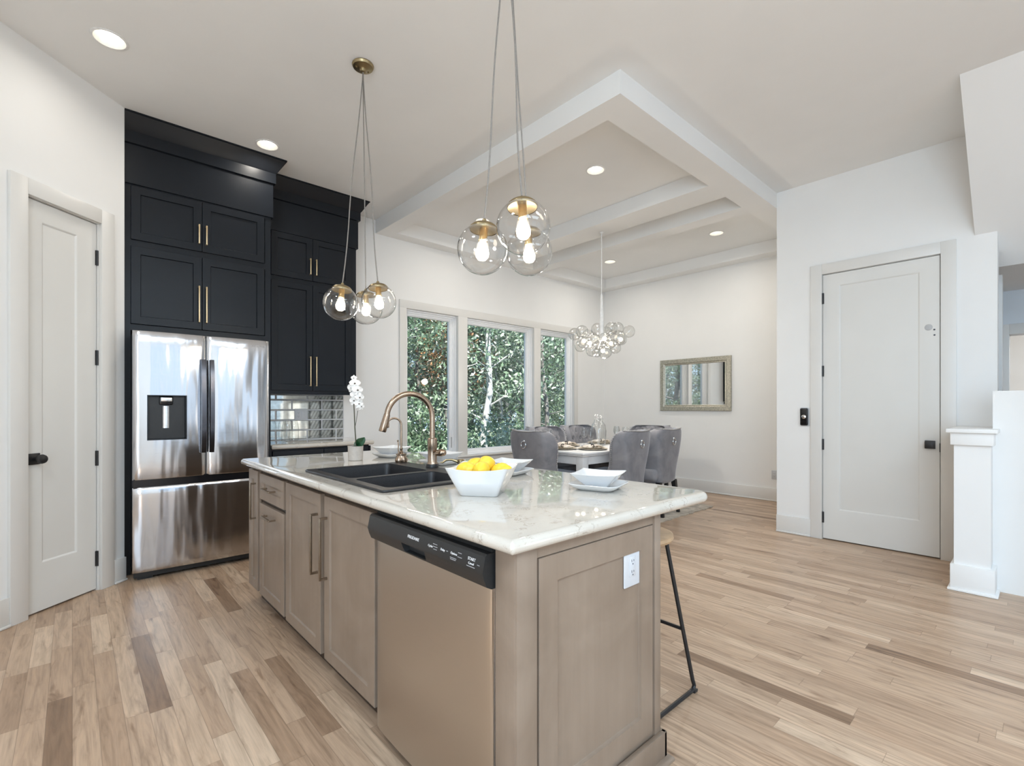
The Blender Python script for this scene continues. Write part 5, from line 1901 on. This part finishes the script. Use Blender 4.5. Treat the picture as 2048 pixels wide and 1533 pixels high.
# mirror
t = thing('mirror', 'rectangular mirror in a hammered champagne frame on the dining end wall', 'mirror', (0, 0, 0))
MY0, MY1, MZ0, MZ1 = 2.936, 4.028, 1.174, 1.948
MM = Matrix.Translation((XD - 0.001, 0, 0)) @ Matrix.Rotation(R(-90), 4, 'Z')
b = MB()
a0, a1 = -MY1, -MY0
def rr_(i, y):
    return [Vector((a0 + i, y, MZ0 + i)), Vector((a1 - i, y, MZ0 + i)), Vector((a1 - i, y, MZ1 - i)), Vector((a0 + i, y, MZ1 - i))]
b.loft([rr_(0, 0.0), rr_(0.0, -0.026), rr_(0.006, -0.032), rr_(0.060, -0.030), rr_(0.070, -0.022), rr_(0.082, -0.024), rr_(0.090, -0.018)], True, False)
b.build('frame', 'silver_frame', t, MM)
b = MB(); b.box(a0 + 0.088, a1 - 0.088, -0.019, -0.014, MZ0 + 0.088, MZ1 - 0.088); b.build('glass', 'mirror', t, MM)

# slanting stair rail in front of the stair wall, seen in the mirrored tile
t = thing('stair_railing', 'black stair rail with slanting rods, reflected in the mirrored tile', 'railing', (0, 0, 0))
for k in range(4):
    y = -0.10 - k * 0.72
    b = MB()
    b.box(4.40, 4.44, y - 0.02, y + 0.02, 0.0, 1.66 - k * 0.10, 0.002)
    b.build('post', 'black_metal', t)
for j in range(16):
    z = -1.15 + j * 0.155
    # clipped to the space between the floor and the rail
    ya, za, yb, zb = -2.26, z, -0.10, z + 1.60
    if za < 0.06:
        ya += (0.06 - za) / 1.60 * 2.16; za = 0.06
    if zb > 1.58:
        yb -= (zb - 1.58) / 1.60 * 2.16; zb = 1.58
    if yb - ya > 0.1:
        b = MB()
        b.tube([(4.42, ya, za), (4.42, yb, zb)], 0.011, 8)
        b.build('rod', 'black_metal', t)

# ------------------------------------------------------------------ woods outside
b = MB()
def gh(x, y):
    return -0.75 - 0.02 * (y - 5) + 0.12 * math.sin(x * 0.7) * math.sin(y * 0.5)
b.grid(lambda x, y: Vector((x, y, gh(x, y))), [-28 + 2.0 * i for i in range(46)], [5.6 + 2.0 * i for i in range(24)])
struct(b.build('ground', 'forest_floor'))

def foliage_mesh(name, blobs, n, size, mat, seed):
    """n separate folded leaves scattered through a set of ellipsoids"""
    rs = np.random.RandomState(seed)
    w = np.array([q[3] ** 2 for q in blobs]); w = w / w.sum()
    pick = rs.choice(len(blobs), n, p=w)
    bl = np.array(blobs)[pick]
    d = rs.normal(size=(n, 3)); d /= np.linalg.norm(d, axis=1)[:, None]
    rad = rs.uniform(0.35, 1.0, n) ** 0.6
    c = bl[:, :3] + d * (rad * bl[:, 3])[:, None] * np.array([1, 1, 0.8])
    u = rs.normal(size=(n, 3)); u /= np.linalg.norm(u, axis=1)[:, None]
    v = np.cross(u, rs.normal(size=(n, 3))); v /= np.linalg.norm(v, axis=1)[:, None]
    s = size * rs.uniform(0.6, 1.35, n)[:, None]
    nn_ = np.cross(u, v)
    pts = np.stack([c - u * s, c + v * s * 0.42 + nn_ * s * 0.12, c + u * s, c - v * s * 0.42 + nn_ * s * 0.12], 1).reshape(-1, 3)
    me = bpy.data.meshes.new(name)
    me.vertices.add(4 * n); me.vertices.foreach_set('co', pts.ravel())
    me.loops.add(4 * n); me.loops.foreach_set('vertex_index', np.arange(4 * n))
    me.polygons.add(n); me.polygons.foreach_set('loop_start', np.arange(0, 4 * n, 4)); me.polygons.foreach_set('loop_total', np.full(n, 4))
    me.update(); me.validate()
    me.materials.append(M[mat])
    return me

def make_tree(seed, h, trunk_r, nleaf, leaf_size, barkm, leafm='leaf', crown=(0.25, 1.0), spread=1.3, crook=0.15):
    r_ = random.Random(seed)
    t = thing('tree', 'x', 'tree', (0, 0, 0), 0, 'trees in the woods outside the windows')
    b = MB()
    pts = []
    x = y = 0.0
    n = 9
    for i in range(n + 1):
        pts.append(Vector((x, y, h * i / n)))
        x += r_.uniform(-crook, crook); y += r_.uniform(-crook, crook)
    b.tube(pts, [trunk_r * (1 - 0.75 * i / n) for i in range(n + 1)], 8)
    blobs = []
    nb = 22
    for k in range(nb):
        f_ = crown[0] + (crown[1] - crown[0]) * (k + 0.5) / nb
        i0 = min(n - 1, int(f_ * n))
        p = pts[i0].lerp(pts[i0 + 1], f_ * n - i0)
        a = k * 2.4 + r_.uniform(-.5, .5)
        L = spread * (1.15 - 0.6 * f_) * r_.uniform(0.6, 1.25)
        q = p + Vector((math.cos(a) * L, math.sin(a) * L, L * r_.uniform(0.05, 0.55)))
        m_ = p.lerp(q, 0.5) + Vector((r_.uniform(-.1, .1), r_.uniform(-.1, .1), r_.uniform(0.0, 0.15)))
        b.tube([p, m_, q], [trunk_r * 0.28 * (1 - f_ * 0.5), trunk_r * 0.18 * (1 - f_ * .5), 0.006], 5)
        for w_ in range(3):
            e_ = q.lerp(p, r_.uniform(0, .5)) + Vector((r_.uniform(-.45, .45), r_.uniform(-.45, .45), r_.uniform(-.25, .35)))
            b.tube([q.lerp(p, r_.uniform(.1, .6)), e_], [0.012, 0.003], 4)
            blobs.append((e_.x, e_.y, e_.z, 0.34))
        blobs.append((q.x, q.y, q.z, 0.55))
    b.build('trunk', barkm, t)
    me = foliage_mesh('foliage', blobs, nleaf, leaf_size, leafm, seed)
    o = bpy.data.objects.new('foliage', me); COL.objects.link(o); o.parent = t
    return t
def make_bush(seed, r0, nleaf, leaf_size, leafm='leaf'):
    r_ = random.Random(seed)
    t = thing('bush', 'x', 'bush', (0, 0, 0), 0, 'undergrowth bushes outside the windows')
    blobs = [(r_.uniform(-1, 1) * r0, r_.uniform(-1, 1) * r0 * 0.7, r_.uniform(0.25, 1.2) * r0, 0.45 * r0) for _ in range(14)]
    b = MB()
    for q in blobs:
        b.tube([(q[0] * 0.2, q[1] * 0.2, 0), (q[0] * 0.7, q[1] * 0.7, q[2] * 0.6), q[:3]], [0.018, 0.012, 0.004], 5)
    b.build('stems', 'bark', t)
    me = foliage_mesh('foliage', blobs, nleaf, leaf_size, leafm, seed)
    o = bpy.data.objects.new('foliage', me); COL.objects.link(o); o.parent = t
    return t
kinds = [make_tree(3, 8.5, 0.13, 8500, 0.062, 'pale_bark', spread=1.5), make_tree(5, 9.5, 0.17, 10000, 0.068, 'bark', spread=1.8, crown=(0.15, 1.0)),
         make_tree(8, 7.0, 0.09, 7500, 0.055, 'pale_bark', spread=1.3, crown=(0.10, 1.0)), make_tree(11, 6.0, 0.07, 6000, 0.052, 'bark', 'leaf', spread=1.1, crown=(0.05, 1.0)),
         make_tree(14, 5.0, 0.06, 1500, 0.055, 'bark', 'leaf_autumn', spread=0.8, crown=(0.45, 0.8))]
kl = ['pale trunked woodland tree with airy green crown outside the windows', 'dark trunked tree with broad dense green crown outside the windows',
      'slim pale trunked tree leafy nearly to the ground outside the windows', 'young dark stemmed tree leafy to the ground outside the windows',
      'small tree with tan autumn leaves seen through the left window']
rt = random.Random(21)
tp = []
# view wedge through the windows, thickening with distance, then the part the mirror sees
for y, x0, x1, st, ks in ((9.2, 5.0, 11.2, 2.1, (3, 2)), (11.5, 6.3, 14.2, 1.55, (0, 2, 3)), (14.5, 7.8, 18.0, 1.7, (1, 0, 2)), (18.0, 9.0, 22.5, 1.8, (1, 0)), (22.5, 11.0, 28.5, 2.2, (1, 1)),
                          (10.0, -12.0, 2.5, 2.2, (1, 2, 3)), (13.5, -16.0, 4.0, 2.6, (1, 0))):
    x = x0
    while x < x1:
        tp.append((x + rt.uniform(-.5, .5), y + rt.uniform(-.8, .8), rt.choice(ks)))
        x += st
tp.append((7.05, 10.3, 4))
used = set()
for x, y, k in tp:
    first = k not in used
    used.add(k)
    o = place(kinds[k], (x, y, gh(x, y) - 0.05), rt.uniform(0, 6.28), kl[k], first)
    s_ = rt.uniform(0.9, 1.15)
    o.scale = (s_, s_, s_)
bk = [make_bush(31, 0.9, 3600, 0.045), make_bush(33, 1.2, 4500, 0.05)]
bl_ = ['low leafy green bush at the wood edge outside the windows', 'broad leafy green bush at the wood edge outside the windows']
used = set()
for y, x0, x1, st in ((8.6, 4.3, 10.8, 1.25), (10.6, 5.6, 13.5, 1.5), (13.0, 7.0, 16.5, 1.9), (16.5, 9.0, 21, 2.4), (9.0, -11.0, 2.0, 2.2)):
    x = x0
    while x < x1:
        k = rt.choice((0, 1))
        first = k not in used
        used.add(k)
        xx, yy = x + rt.uniform(-.4, .4), y + rt.uniform(-.5, .5)
        o = place(bk[k], (xx, yy, gh(xx, yy) - 0.04), rt.uniform(0, 6.28), bl_[k], first)
        s_ = rt.uniform(0.75, 1.2)
        o.scale = (s_, s_, s_ * rt.uniform(0.9, 1.3))
        x += st
